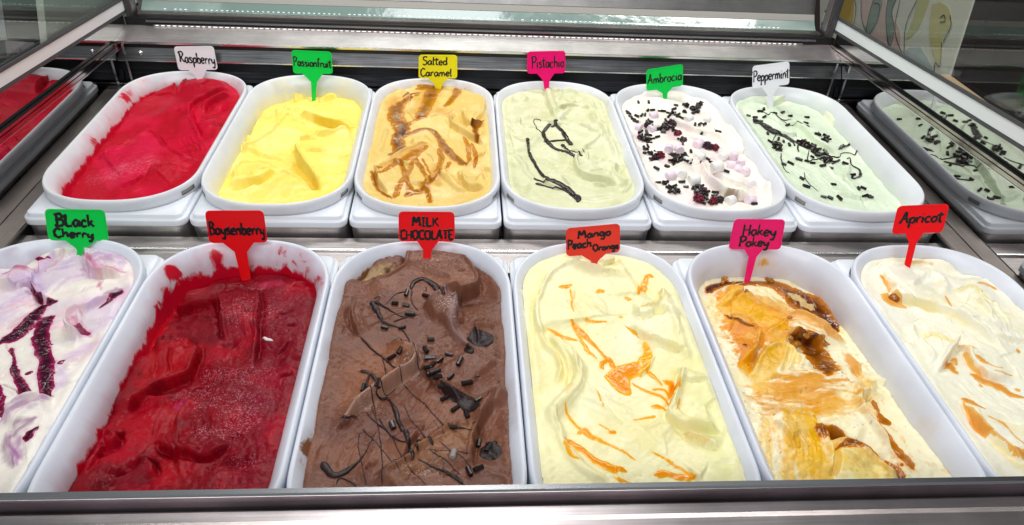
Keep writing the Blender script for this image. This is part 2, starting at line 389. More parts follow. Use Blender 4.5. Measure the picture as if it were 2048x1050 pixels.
# steel strips around the pans
box('side_strip', XL, -.511, -.46, .375, -.030, -.0165, M_strip, case, .001)
box('side_strip', .5115, XR, -.46, .375, -.030, -.0165, M_strip, case, .001)
prism_x('cross_bar', [(-.0605, -.06), (-.0605, -.0255), (-.0265, -.0245), (-.0255, -.0225), (-.0030, -.0225), (-.0030, -.06)], XL + .001, XR - .001, M_steel, case, .0006)
prism_x('bar_edge', [(-.0268, -.0244), (-.0268, -.0216), (-.0252, -.0214), (-.0252, -.0224)], XL + .001, XR - .001, M_edge, case)
box('joint_seam', .5090, .5110, -.46, .375, -.032, -.0175, M_black, case)
box('joint_seam', -.5108, -.5088, -.46, .375, -.032, -.0175, M_black, case)
# back wall of the well: dark louvred panel
box('back_panel', XL, XR, .377, .382, -.12, .049, M_black, case)
prism_x('louvre', [(.3765, -.030), (.3765, -.0125), (.366, -.0145), (.3655, -.030)], XL + .001, XR - .001, M_steel_mid, case)
prism_x('louvre', [(.3765, .0065), (.3765, -.0080), (.3725, -.0100), (.3720, -.0080)], XL + .001, XR - .001, M_steel_dark, case)
prism_x('louvre', [(.3765, .0395), (.3765, .0265), (.3660, .0240), (.3655, .0258)], XL + .001, XR - .001, M_steel_mid, case)
for z in (.0242, -.0108):
    prism_x('louvre_edge', [(.3640, z), (.3655, z - .0002), (.3655, z + .0014), (.3640, z + .0013)], XL + .001, XR - .001, M_edge, case)
# sloping steel ledge behind the tubs, with its bright front lip
prism_x('back_ledge', [(.374, .0475), (.374, .0492), (.4225, .0560), (.4225, .046)], XL, XR, M_ledge, case)
prism_x('ledge_lip', [(.3728, .0462), (.3738, .0462), (.3738, .0494), (.3728, .0490)], XL, XR, M_edge, case)
# shadow gap, then the glass door's bottom frame and pane
box('shadow_gap', XL, XR, .4228, .426, .04, .0665, M_black, case)
def zz(py, Y): return hit(1000, py, 1, Y)[2]
prism_x('door_sill', [(.4205, .0640), (.4200, zz(65, .4200)), (.4300, zz(61, .4300)), (.432, .0640)], XL + .03, XR - .03, M_edge, case)
M_mint = plain('mint_glass_edge', (.19, .27, .24), .10, .0, Specular_IOR_Level=.9, bump=(14, .12, .01))
M_sheen = plain('pale_door_trim', (.36, .345, .31), .3, bump=(20, .1, .004))
prism_x('door_frame', [(.4305, .07), (.4305, zz(60, .4305)), (.4440, zz(47, .4440)), (.4440, .07)], XL + .016, XR - .020, M_doorfr, case)
prism_x('door_glass_edge', [(.4445, .07), (.4445, zz(46, .4445)), (.4500, zz(38, .4500)), (.4600, zz(23, .4600)), (.4600, .07)], XL + .016, XR - .022, M_mint, case)
prism_x('door_trim', [(.4605, .07), (.4605, zz(22, .4605)), (.4660, zz(9, .4660)), (.4660, .07)], XL + .016, XR - .022, M_sheen, case)
prism_x('door_trim', [(.4665, .07), (.4665, zz(8, .4665)), (.4780, zz(-30, .4780)), (.4780, .07)], XL + .016, XR - .022, M_trimgrey, case)
prism_x('seal_line', [(.4438, .07), (.4438, zz(46.6, .4438)), (.4446, zz(45, .4446)), (.4446, .07)], XL + .016, XR - .022, M_gasket, case)
slab_pts('door_pane', [(XL + .03, .485, .12), (XR - .045, .485, .12), (XR - .045, .56, .34), (XL + .03, .56, .34)], (0, -.94, .34), .006, M_doorglass, case)
# corner posts at both ends of the door
for x0, x1 in ((XL, XL + .012), (XR - .016, XR)):
    box('corner_post', x0 + .001, x1 - .001, .4262, .4500, .052, .34, M_doorfr, case, .003)
    box('post_seal', x0 + .004, x1 - .004, .4215, .4260, .0672, .34, M_gasket, case, .001)
# side walls: polished liner below, glass above, strips between
def rise(y, z0, k=.078): return z0 + k * (.45 - y)
for sx, X, lab in ((-1, XL, 'left'), (1, XR, 'right')):
    zb = .075 if sx < 0 else .078
    zc = .040 if sx < 0 else .052
    kc = .055 if sx < 0 else .062
    o = .004 * sx
    slab_pts('side_liner', [(X, .42, -.05), (X, -.47, -.05), (X, -.47, rise(-.47, zb)), (X, .42, rise(.42, zb))], (-sx, 0, 0), .003, M_liner, case)
    # white painted bottom frame of the side glass
    fw = .0135 if sx < 0 else .0150
    slab_pts('glass_frame', [(X - sx * .004, .47, rise(.47, zb)), (X - sx * .004, -.47, rise(-.47, zb)), (X - sx * .004, -.47, rise(-.47, zb) + fw), (X - sx * .004, .47, rise(.47, zb) + fw)], (-sx, 0, 0), .005, M_frame, case)
    slab_pts('frame_gasket', [(X - sx * .0045, .47, rise(.47, zb) - .0045), (X - sx * .0045, -.47, rise(-.47, zb) - .0045), (X - sx * .0045, -.47, rise(-.47, zb) - .0004), (X - sx * .0045, .47, rise(.47, zb) - .0004)], (-sx, 0, 0), .0035, M_gasket, case)
    slab_pts('frame_gasket', [(X - sx * .0050, .47, rise(.47, zb) + fw + .0003), (X - sx * .0050, -.47, rise(-.47, zb) + fw + .0003), (X - sx * .0050, -.47, rise(-.47, zb) + fw + .0038), (X - sx * .0050, .47, rise(.47, zb) + fw + .0038)], (-sx, 0, 0), .0035, M_gasket, case)
    # brown chrome strip with a bright lower bead
    def strip(name, za, zt, off, th, mat):
        slab_pts(name, [(X - sx * off, .425, rise(.425, zc + za, kc)), (X - sx * off, -.47, rise(-.47, zc + za, kc)), (X - sx * off, -.47, rise(-.47, zc + zt, kc)), (X - sx * off, .425, rise(.425, zc + zt, kc))], (-sx, 0, 0), th, mat, case)
    strip('chrome_strip', -.0040, .0005, .0060, .005, M_chrome)
    strip('strip_groove', .0007, .0017, .0050, .004, M_black)
    strip('chrome_strip', .0019, .0050, .0060, .005, M_chrome)
    strip('strip_bead', -.0056, -.0042, .0066, .005, M_edge)
    slab_pts('side_glass', [(X, .47, rise(.47, zb) + fw + .001), (X, -.47, rise(-.47, zb) + fw + .001), (X, -.47, .50), (X, .47, .50)], (-sx, 0, 0), .005, M_glass if sx < 0 else M_glass_clear, case)
    # upright seam and a screw where the side wall meets the back wall
    box('corner_seam', min(X - sx * .009, X - sx * .012), max(X - sx * .009, X - sx * .012), .3700, .3718, -.028, .046, M_edge, case)
bm = bmesh.new()
bmesh.ops.create_uvsphere(bm, u_segments=12, v_segments=8, radius=.0045, matrix=Matrix.Translation((-.503, .3715, .0335)))
bmlink('wall_screw', bm, M_edge, case, True)
# added glowing dashes stand in for LED reflections along the ledge back
glints = empty('led_glints', (0, .42, .056)); tag(glints, 'row of small glowing dashes imitating LED reflections along the back steel ledge', 'imitated reflections')
m, N, L, p = newmat('glint_glow'); setp(p, Base_Color=(1, 1, 1, 1), Emission_Color=(1, .99, .95, 1), Emission_Strength=.75)
box('glint_base', XL + .04, XR - .05, .4196, .4222, .0560, .0580, M_ledge, glints)
bm = bmesh.new()
random.seed(3)
for k in range(118):
    x = XL + .045 + k * .0083
    if x > XR - .055: break
    bmesh.ops.create_cube(bm, size=1, matrix=Matrix.Translation((x, .4190, .0569)) @ Matrix.Diagonal((.0046 + random.uniform(-.001, .001), .001, .0007, 1)))
o = bmlink('led_glint', bm, m, glints); o['kind'] = 'stuff'
def glint_row(n0, y, z, em, step, w_, h_, parent):
    m, N, L, p = newmat('glint_glow'); setp(p, Base_Color=(1, 1, 1, 1), Emission_Color=(.93, 1, .98, 1), Emission_Strength=em)
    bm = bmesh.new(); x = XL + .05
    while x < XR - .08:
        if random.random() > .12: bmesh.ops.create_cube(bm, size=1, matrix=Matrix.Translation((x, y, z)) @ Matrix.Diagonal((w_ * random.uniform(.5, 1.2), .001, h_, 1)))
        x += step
    o = bmlink('led_glint', bm, m, parent); o['kind'] = 'stuff'
glint_row(0, .4497, zz(38.5, .4497) + .0002, .55, .0075, .0035, .0008, glints)  # second glowing row, added to imitate LED glints in the door glass
# front rail between the viewer and the tubs
def yz(py, Y): return hit(1024, py, 1, Y)[2]
z1 = yz(972, -.425); y2 = -.4280
prism_x('front_rail', [(-.4250, z1 - .05), (-.4250, z1), (y2, z1 - .0002), (y2 - .0002, yz(1013, y2)), (y2 - .0002, z1 - .05)], -.75, .75, M_rail, case)
prism_x('rail_edge', [(-.4248, z1 + .0002), (y2 + .0004, z1 + .0002), (y2 - .0006, z1 - .0006), (y2 - .0006, z1 - .0001), (y2 + .0002, z1 + .0010), (-.4248, z1 + .0010)], -.75, .75, M_edge, case)
z3 = yz(1019, -.4335)
prism_x('lower_rail', [(-.4296, z3 - .04), (-.4296, z3 - .002), (-.4318, z3), (-.4385, z3 - .0005), (-.4400, z3 - .0022), (-.4400, yz(1040, -.4400)), (-.4396, z3 - .04)], -.75, .75, M_lower, case)
z4 = yz(1046, -.4450)
prism_x('lower_rail', [(-.4405, z4 - .04), (-.4405, z4 - .001), (-.4440, z4), (-.47, z4 - .001), (-.47, z4 - .04)], -.75, .75, M_lower, case)

# ------------------------------------------------------------------ room beyond the glass
M_room = plain('dark_brown_wall', (.10, .080, .078), .35, bump=(12, .3, .01))
M_panelpale = plain('grey_green_panel', (.66, .66, .58), .5, bump=(30, .2, .004))
M_pale = plain('bluish_pale_panel', (.66, .70, .76), .5)
M_wood = plain('pale_wood_edge', (.62, .42, .28), .4)
M_darkpan = plain('dark_panel', (.17, .165, .17), .25)
def wall(name, pts, n, th, mat):
    o = slab_pts(name, pts, n, th, mat); o['kind'] = 'structure'; return o
wall('room_wall', [(-3, 2.2, -1.2), (3, 2.2, -1.2), (3, 2.2, 2.6), (-3, 2.2, 2.6)], (0, -1, 0), .05, M_room)
wall('side_wall', [(2.1, 2.2, -1.2), (2.1, -2.0, -1.2), (2.1, -2.0, 2.6), (2.1, 2.2, 2.6)], (-1, 0, 0), .05, M_room)
wall('floor', [(-3, -2, -1.0), (3, -2, -1.0), (3, 2.2, -1.0), (-3, 2.2, -1.0)], (0, 0, 1), .05, M_room)
def pane(name, pix, X, sx, th, mat):
    return slab_pts(name, [hit(px, py, 0, X) for px, py in pix], (sx, 0, 0), th, mat)
o = pane('dark_panel', [(-80, -120), (400, -120), (400, 120), (300, 330), (-80, 330)], -.98, 1, .02, M_darkpan)
tag(o, 'dark panel standing behind the left side glass', 'panel')
o = pane('grey_panel', [(80, -60), (420, -60), (420, 60), (330, 110), (104, 170)], -.93, 1, .015, M_panelpale)
tag(o, 'plain grey green panel seen through the left side glass', 'panel')
o = pane('pale_panel', [(-60, -40), (1, -10), (14, 80), (-60, 84)], -.90, 1, .015, M_pale)
tag(o, 'bluish white panel at the far left edge behind the glass', 'panel')
# painted wall hanging beyond the right glass
M_cloth = plain('pale_painted_cloth', (.80, .77, .66), .7, bump=(40, .25, .003))
hang = empty('wall_hanging', hit(1800, 100, 0, .88)); tag(hang, 'pale painted hanging with yellow and pink petals beyond the right side glass', 'wall hanging')
def hpoly(name, pix, X, th, mat):
    return slab_pts(name, [hit(px, py, 0, X) for px, py in pix], (-1, 0, 0), th, mat, hang)
hpoly('cloth', [(1640, -120), (1985, -120), (1946, 0), (1893, 168), (1820, 168), (1640, 60)], .88, .004, M_cloth)
paint = {}
def pm(c):
    k = tuple(c)
    if k not in paint:
        paint[k] = plain('petal_paint', tuple(srgb(*c)), .7, bump=(50, .25, .003))
    return paint[k]
for k, (c, pix) in enumerate([
    ((220, 184, 92), catmull([(1672, -10), (1672, 30), (1684, 52), (1702, 50), (1708, 20), (1706, -20)], 4)),
    ((226, 190, 182), catmull([(1722, -20), (1722, 30), (1738, 68), (1766, 100), (1796, 104), (1800, 60), (1774, 20), (1772, -20)], 4)),
    ((140, 160, 148), catmull([(1748, -5), (1738, 28), (1732, 74), (1752, 48), (1764, 10), (1762, -10)], 4)),
    ((134, 152, 142), catmull([(1776, -6), (1772, 34), (1776, 92), (1786, 62), (1784, 26), (1794, -6)], 4)),
    ((206, 200, 140), catmull([(1838, -14), (1828, 30), (1812, 78), (1836, 58), (1852, 22), (1862, -10)], 4)),
    ((212, 202, 140), catmull([(1864, 10), (1858, 60), (1866, 110), (1878, 132), (1884, 108), (1884, 80), (1902, 50), (1898, 18), (1880, 4)], 4)),
    ((188, 202, 200), catmull([(1816, 96), (1806, 122), (1842, 160), (1872, 158), (1858, 122), (1840, 92)], 4))]):
    hpoly('petal', list(pix), .8792 - .0001 * k, .0004, pm(c))
def ribbon3(P, wd, nrm, lift):
    """flat ribbon strip mesh along 3-D points P (Nx3), half widths wd, lying in plane with normal nrm"""
    P = np.asarray(P); T = np.gradient(P, axis=0); T /= np.linalg.norm(T, axis=1)[:, None] + 1e-12
    n = np.asarray(nrm) / np.linalg.norm(nrm); Bv = np.cross(n, T)
    wd = np.broadcast_to(wd, len(P))[:, None]
    return P + Bv * wd + n * lift, P - Bv * wd + n * lift
M_line = plain('grey_paint_line', (.05, .05, .055), .7)
for pl in ([(1690, 40), (1704, 56), (1712, 20), (1708, -10)], [(1722, 0), (1724, 40), (1736, 72)], [(1748, -5), (1736, 40), (1732, 74), (1752, 48), (1760, 12), (1748, 6)],
           [(1776, -5), (1772, 40), (1778, 92), (1788, 60), (1784, 20), (1796, -8)], [(1834, 0), (1812, 50), (1808, 110)], [(1800, 0), (1790, 60), (1806, 114)], [(1884, 84), (1880, 132), (1870, 126), (1868, 160)], [(1900, 30), (1902, 52), (1886, 84)], [(1880, 36), (1888, 30), (1890, 42), (1880, 44)]):
    P = np.array([hit(x, y, 0, .8770) for x, y in catmull(pl, 6)])
    a, b = ribbon3(P, .0012, (-1, 0, 0), .0003)
    bm = bmesh.new(); va = [bm.verts.new(v) for v in a]; vb = [bm.verts.new(v) for v in b]
    for i in range(len(va) - 1): bm.faces.new((va[i], va[i + 1], vb[i + 1], vb[i]))
    bmlink('painted_line', bm, M_line, hang)
o = slab_pts('counter_edge', [hit(1880, 148, 0, .556), hit(2100, 312, 0, .556), hit(2100, 322, 0, .556), hit(1880, 155, 0, .556)], (-1, 0, 0), .012, M_wood)
tag(o, 'pale wood counter edge running outside the right side glass', 'counter edge')
# ------------------------------------------------------------------ ice cream surfaces
ZBOT = -.10
def segdist(X, Y, P):
    """distance to polyline P, signed side (+ = left of travel), parameter 0..1"""
    s = np.concatenate([[0], np.cumsum(np.hypot(*np.diff(P, axis=0).T))]); tot = s[-1] + 1e-12
    D = np.full(X.shape, 1e9); SD = np.zeros(X.shape); T = np.zeros(X.shape)
    for i in range(len(P) - 1):
        ax, ay = P[i]; bx, by = P[i + 1]; dx, dy = bx - ax, by - ay; l2 = dx * dx + dy * dy + 1e-18
        t = np.clip(((X - ax) * dx + (Y - ay) * dy) / l2, 0, 1)
        ex = X - ax - t * dx; ey = Y - ay - t * dy; d = np.hypot(ex, ey)
        m = d < D
        cr = dx * ey - dy * ex
        D = np.where(m, d, D); SD = np.where(m, np.sign(cr), SD); T = np.where(m, (s[i] + t * (s[i + 1] - s[i])) / tot, T)
    return D, SD, T
def inpoly(X, Y, P):
    ins = np.zeros(X.shape, bool); n = len(P)
    for i in range(n):
        x1, y1 = P[i]; x2, y2 = P[(i + 1) % n]
        c = ((y1 > Y) != (y2 > Y)) & (X < (x2 - x1) * (Y - y1) / (y2 - y1 + 1e-15) + x1); ins ^= c
    return ins
HS = 1.35
class Ice:
    def __init__(s, key, row, i, view, z0, res, base, sx=0, sy=0, seed=0, lump=.0012, grain=.00030, warp=.0016, fmax=.0074, ang=40):
        s.key = key; s.row = row; s.i = i; s.view = view; s.z0 = z0; s.seed = seed
        s.cx, s.cy = centre(row, i)
        nx = int(2 * A_ / res); ny = int(2 * B_ / res)
        x = np.linspace(-A_ + .008, A_ - .008, nx); y = np.linspace(-B_ + .008, B_ - .008, ny)
        s.x0, s.y0, s.dx, s.dy = x[0] + s.cx, y[0] + s.cy, x[1] - x[0], y[1] - y[0]
        LX, LY = np.meshgrid(x, y); s.LX, s.LY = LX, LY; s.X, s.Y = LX + s.cx, LY + s.cy
        a = A_; st = B_ - E_; yy = np.maximum(np.abs(LY) - st, 0)
        r = ((np.abs(LX) / a) ** NEXP + (yy / E_) ** NEXP) ** (1 / NEXP)
        s.din = np.where(yy > 0, (1 - r) * E_ * (.55 + .45 * (A_ / E_)), a - np.abs(LX))
        wx = fbm(s.X * 70, s.Y * 70, seed + 50, 3); wy = fbm(s.X * 70, s.Y * 70, seed + 90, 3)
        s.WX = s.X + warp * wx; s.WY = s.Y + warp * wy
        s.h = z0 + sx * LX + sy * LY + 1.9 * lump * fbm(s.X * 30, s.Y * 30, seed, 2) + grain * fbm(s.X * 300, s.Y * 300, seed + 7, 3)
        s.fmax = fmax; s.ang = ang; a_ = math.radians(ang); u_ = s.WX * math.cos(a_) + s.WY * math.sin(a_); v_ = -s.WX * math.sin(a_) + s.WY * math.cos(a_)
        s.h = s.h + .00016 * fbm(u_ * 45, v_ * 420, seed + 13, 3) - .0007 * sm(.55, .75, fbm(s.X * 250, s.Y * 250, seed + 19, 2)) * sm(.0, .3, fbm(s.X * 30, s.Y * 30, seed + 29, 2))
        s.col = np.empty(LX.shape + (3,)); s.col[:] = base
        s.gloss = np.zeros(LX.shape); s.frost = np.zeros(LX.shape)
    # ---- view coordinates (photo x3 from the view origin) to the tub's plane
    def P(s, pts):
        pts = np.asarray(pts, float).reshape(-1, 2)[:, :2]
        return unp(np.array(s.view) + pts / 3, s.z0)[:, :2]
    def L(s, wpx, at):
        a = s.P([at, (at[0] + 30, at[1])]); return wpx * np.hypot(*(a[1] - a[0])) / 30
    def crop(s, P, m):
        x0, y0 = P.min(0) - m; x1, y1 = P.max(0) + m
        i0 = max(0, int((x0 - s.x0) / s.dx)); i1 = min(s.X.shape[1], int((x1 - s.x0) / s.dx) + 2)
        j0 = max(0, int((y0 - s.y0) / s.dy)); j1 = min(s.X.shape[0], int((y1 - s.y0) / s.dy) + 2)
        return (slice(j0, max(j0, j1)), slice(i0, max(i0, i1)))
    def fold(s, pts, H, side='R', soft=.02, hard=.0014, dip=.5, dipw=.0035, lip=.4, taper=(.2, .2), raw=False):
        """an overlapping edge: raised on one side falling off softly, a sharp step and a hollow on the other"""
        H = s.fmax * math.tanh(1.25 * H / s.fmax); hard = max(hard * .75, .32 * H); P = catmull(np.asarray(pts) if raw else s.P(pts), 5); c = s.crop(P, max(soft * 2.2, .02))
        X, Y = s.WX[c], s.WY[c]
        if X.size == 0: return s
        D, SD, T = segdist(X, Y, P); q = D * SD * (1 if side == 'L' else -1) + .0005 * fbm(X * 190, Y * 190, s.seed + 3, 2)
        up = H * np.exp(-(np.maximum(q, 0) / soft) ** 1.6) + H * lip * np.exp(-((q - .0016) / .0018) ** 2)
        dn = H * sm(-hard, 0, q) - .7 * dip * H * np.exp(-((q + hard) / dipw) ** 2) * (q < 0) - .35 * H * np.exp(-((q + hard * 1.1) / .0014) ** 2) * (q < 0)
        f = np.where(q > 0, up, dn)
        t = sm(0, taper[0], T) * sm(1, 1 - taper[1], T)
        endd = np.where((T <= 0) | (T >= 1), np.exp(-D / .004), 1)
        s.h[c] += f * t * endd; return s
    def rfold(s, n, h0=.0010, h1=.0024, ang=None, spread=45, seed=0):
        """the many small overlapping edges left by the spatula"""
        r = random.Random(s.seed * 7 + seed)
        for k in range(int(n * .6)):
            x, y = r.uniform(-.062, .062), r.uniform(-.15, .15); a = math.radians((s.ang if ang is None else ang) + r.uniform(-spread, spread)); cv = r.uniform(-28, 28); pts = []
            for j in range(r.randint(4, 7)):
                pts.append((s.cx + x, s.cy + y)); x += .0085 * math.cos(a); y += .0085 * math.sin(a); a += cv * .0085 + r.uniform(-.12, .12)
            s.fold(pts, r.uniform(h0, h1), r.choice('LR'), r.uniform(.006, .016), raw=True, taper=(.35, .35), lip=.5)
        return s
    def vib(s, k):
        l = (s.col @ np.array([.25, .65, .10]))[..., None]; s.col = np.clip(l + (s.col - l) * k, 0, 1); return s
    def ridge(s, pts, H, wpx, prof=2.0, taper=.15, stri=0):
        H *= HS; stri *= HS; P = catmull(s.P(pts), 5); w = s.L(wpx, pts[len(pts) // 2]); c = s.crop(P, w * 2.5)
        X, Y = s.WX[c], s.WY[c]
        if X.size == 0: return s
        D, SD, T = segdist(X, Y, P); t = sm(0, taper, T) * sm(1, 1 - taper, T) if taper else 1
        s.h[c] += H * np.exp(-(D / w) ** prof) * t
        if stri: s.h[c] += stri * vnoise(D * SD * 900, T * 3, s.seed + 3) * (D < w * 1.1) * t
        return s
    def blob(s, x, y, rpx, H, ry=None, ang=0, p=2.0):
        c0 = s.P([(x, y)])[0]; r = s.L(rpx, (x, y)); r2 = s.L(ry, (x, y)) if ry else r
        a = math.radians(ang); dx = s.WX - c0[0]; dy = s.WY - c0[1]
        u = dx * math.cos(a) + dy * math.sin(a); v = -dx * math.sin(a) + dy * math.cos(a)
        s.h += H * np.exp(-np.hypot(u / r, v / r2) ** p); return s
    def slab(s, poly, H, edge=.003):
        P = catmull(s.P(list(poly) + [poly[0]]), 5); c = s.crop(P, edge * 3)
        X, Y = s.WX[c], s.WY[c]
        if X.size == 0: return s
        D, _, _ = segdist(X, Y, P); sd = np.where(inpoly(X, Y, P), D, -D)
        s.h[c] += H * sm(-edge * .5, edge, sd); return s
    def stria(s, pts, wpx, amp, freq=700):
        """spatula scratches along a path"""
        amp *= HS; P = catmull(s.P(pts), 5); w = s.L(wpx, pts[len(pts) // 2]); c = s.crop(P, w * 1.6)
        X, Y = s.WX[c], s.WY[c]
        if X.size == 0: return s
        D, SD, T = segdist(X, Y, P); m = sm(1.2, .7, D / w) * sm(0, .15, T) * sm(1, .85, T)
        s.h[c] += amp * m * (vnoise(D * SD * freq, T * 2.5, s.seed + 31) + .6 * vnoise(D * SD * freq * 2.3, T * 4, s.seed + 37)); return s
    def tint(s, pts, wpx, colr, al=.8, soft=.5, wob=.3, streak=0, taper=.12):
        P = catmull(s.P(pts), 6); w = s.L(wpx, pts[len(pts) // 2]) / 2; c = s.crop(P, w * 2.5 + .002)
        X, Y = s.WX[c], s.WY[c]
        if X.size == 0: return s
        D, SD, T = segdist(X, Y, P)
        ww = w * (1 + wob * fbm(T * 9 + s.seed, SD * 2, s.seed + 5, 3)) * (.35 + .65 * (sm(0, taper, T) * sm(1, 1 - taper, T) if taper else 1))
        m = al * sm(1 + soft, 1 - soft, D / ww)
        if streak: m = m * np.clip(1 - streak + streak * 1.6 * (.5 + .5 * vnoise(D * SD * 1100, T * 4, s.seed + 11)), 0, 1)
        m = m[..., None]; s.col[c] = s.col[c] * (1 - m) + np.asarray(colr) * m; return s
    def patch(s, poly, colr, al=.8, soft=.004, nz=.5, nscale=260, aniso=None):
        P = catmull(s.P(list(poly) + [poly[0]]), 5); c = s.crop(P, soft * 3 + .004)
        X, Y = s.WX[c], s.WY[c]
        if X.size == 0: return s
        D, _, _ = segdist(X, Y, P); sd = np.where(inpoly(X, Y, P), D, -D)
        if aniso is not None:
            a = math.radians(aniso); u = X * math.cos(a) + Y * math.sin(a); v = -X * math.sin(a) + Y * math.cos(a)
            n = fbm(u * nscale * .18, v * nscale, s.seed + 61, 4)
        else: n = fbm(X * nscale, Y * nscale, s.seed + 61, 4)
        m = al * sm(-soft, soft, sd + n * nz * soft * 3)
        m = m[..., None]; s.col[c] = s.col[c] * (1 - m) + np.asarray(colr) * m; return s
    def mottle(s, colr, al=.5, scale=60, lo=.0, hi=.5, seed=0, ang=None, asp=.2):
        if ang is None: n = fbm(s.WX * scale, s.WY * scale, s.seed + seed + 200, 4)
        else:
            a = math.radians(ang); u = s.WX * math.cos(a) + s.WY * math.sin(a); v = -s.WX * math.sin(a) + s.WY * math.cos(a)
            n = fbm(u * scale * asp, v * scale, s.seed + seed + 200, 4)
        m = (al * sm(lo, hi, n))[..., None]; s.col = s.col * (1 - m) + np.asarray(colr) * m; return s
    def frostp(s, x, y, rpx, amt, ry=None, ang=0):
        c0 = s.P([(x, y)])[0]; r = s.L(rpx, (x, y)); r2 = s.L(ry, (x, y)) if ry else r; a = math.radians(ang)
        dx = s.WX - c0[0]; dy = s.WY - c0[1]; u = dx * math.cos(a) + dy * math.sin(a); v = -dx * math.sin(a) + dy * math.cos(a)
        s.frost += amt * np.exp(-(u / r) ** 2 - (v / r2) ** 2); return s
    def H(s, x, y):
        fx = np.clip((np.asarray(x) - s.x0) / s.dx, 0, s.h.shape[1] - 1.001); fy = np.clip((np.asarray(y) - s.y0) / s.dy, 0, s.h.shape[0] - 1.001)
        i = fx.astype(int); j = fy.astype(int); u = fx - i; v = fy - j; h = s.h
        return h[j, i] * (1 - u) * (1 - v) + h[j, i + 1] * u * (1 - v) + h[j + 1, i] * (1 - u) * v + h[j + 1, i + 1] * u * v
    def at(s, pts):
        """view coordinates to points on the finished surface"""
        pts = np.array(s.view) + np.asarray(pts, float).reshape(-1, 2)[:, :2] / 3
        z = np.full(len(pts), s.z0)
        d = np.stack([(pts[:, 0] - 1024) / FPX, -(pts[:, 1] - 525) / FPX, -np.ones(len(pts))], 1) @ RC.T
        for _ in range(12):
            q = CAM + ((z - CAM[2]) / d[:, 2])[:, None] * d
            z = .5 * z + .5 * s.H(q[:, 0], q[:, 1])
        q[:, 2] = s.H(q[:, 0], q[:, 1]); return q
    def soften(s, k):
        l = s.col @ np.array([.25, .65, .10]); s.col = s.col * (1 - k) + (l[..., None] * .55 + .45 * .9) * k; return s
    def finish(s, mat, label, edge_lo=None, climb=.002, vb=1.22):
        s.vib(vb)
        top = np.interp(s.din, [.0088, .0108, .0124, .016, .032], [.0068, .0088, .0105, .0135, .0225])
        s.h += climb * np.exp(-((s.din - .0125) / .005) ** 2)
        s.h = np.where(s.h > top - .004, top - .004 + .004 * np.tanh((s.h - top + .004) / .004), s.h)
        keep = s.din > .0088
        idx = -np.ones(s.X.shape, int); q = keep[:-1, :-1] & keep[1:, :-1] & keep[:-1, 1:] & keep[1:, 1:]
        use = np.zeros(s.X.shape, bool); use[:-1, :-1] |= q; use[1:, :-1] |= q; use[:-1, 1:] |= q; use[1:, 1:] |= q
        idx[use] = np.arange(use.sum()); j, i = np.nonzero(q)
        F = np.stack([idx[j, i], idx[j, i + 1], idx[j + 1, i + 1], idx[j + 1, i]], 1)
        V = np.stack([s.X[use], s.Y[use], s.h[use]], 1)
        me = npmesh('ice_cream', V, F, True, {'Col': np.clip(s.col[use], 0, 1), 'gloss': np.clip(s.gloss[use], 0, 1), 'frost': np.clip(s.frost[use], 0, 1.2)})
        s.obj = link('ice_cream', me, mat); tag(s.obj, label, 'ice cream', 'tubs of ice cream'); s.keep = keep; s.use = use
        return s
    def sauce(s, name, strokes, mat, thick=.0016, wob=.35, blobs=(), polys=(), dark=1.0, edge=.0008, wide=1.2, halo=None):
        thick *= .62; HM = np.zeros(s.X.shape)
        """raised patches of sauce lying on the surface: strokes = (points, width in view px or list[, strength])"""
        M = np.zeros(s.X.shape); K = np.zeros(s.X.shape)
        for st in strokes:
            pts, wpx = st[0], st[1]; amt = st[2] if len(st) > 2 else 1
            P0 = s.at(pts)[:, :2]; P = catmull(P0, 6)
            ws = np.atleast_1d(np.asarray(wpx, float)); sc = s.L(1, pts[len(pts) // 2])
            c = s.crop(P, ws.max() * sc + .008); X, Y = s.WX[c], s.WY[c]
            if X.size == 0: continue
            D, SD, T = segdist(X, Y, P)
            ww = np.interp(T, np.linspace(0, 1, len(ws)), ws) * sc / 2 * wide
            ww = ww * (1 + wob * fbm(T * 7 + 3.1 * s.seed + 5 * len(pts), SD * .6, s.seed + 5, 3)) * (.45 + .55 * np.minimum(sm(0, .07, T), sm(1, .93, T)))
            m = sm(edge, -edge, D - ww); k = amt * np.clip(1 - (D / (ww + 1e-6)) ** 2, 0, 1)
            M[c] = np.maximum(M[c], m); K[c] = np.maximum(K[c], k * m); HM[c] = np.maximum(HM[c], .6 * np.exp(-np.maximum(D - ww, 0) / .0013) * min(1, amt + .25))
        for b in blobs:
            c0 = s.at([b[:2]])[0, :2]; r = s.L(b[2], b[:2]); asp = b[4] if len(b) > 4 else 1; an = math.radians(b[5]) if len(b) > 5 else 0
            dx = s.WX - c0[0]; dy = s.WY - c0[1]; u = dx * math.cos(an) + dy * math.sin(an); v = (-dx * math.sin(an) + dy * math.cos(an)) * asp
            D = np.hypot(u, v); M = np.maximum(M, sm(edge, -edge, D - r)); K = np.maximum(K, (b[3] if len(b) > 3 else 1) * np.clip(1 - (D / r) ** 2, 0, 1))
        for pl in polys:
            pts, amt = pl
            P = catmull(s.at(list(pts) + [pts[0]])[:, :2], 5); c = s.crop(P, .004); X, Y = s.WX[c], s.WY[c]
            if X.size == 0: continue
            D, _, _ = segdist(X, Y, P); sd = np.where(inpoly(X, Y, P), D, -D)
            M[c] = np.maximum(M[c], sm(-edge, edge, sd)); K[c] = np.maximum(K[c], amt * np.clip(sd / .004, 0, 1))
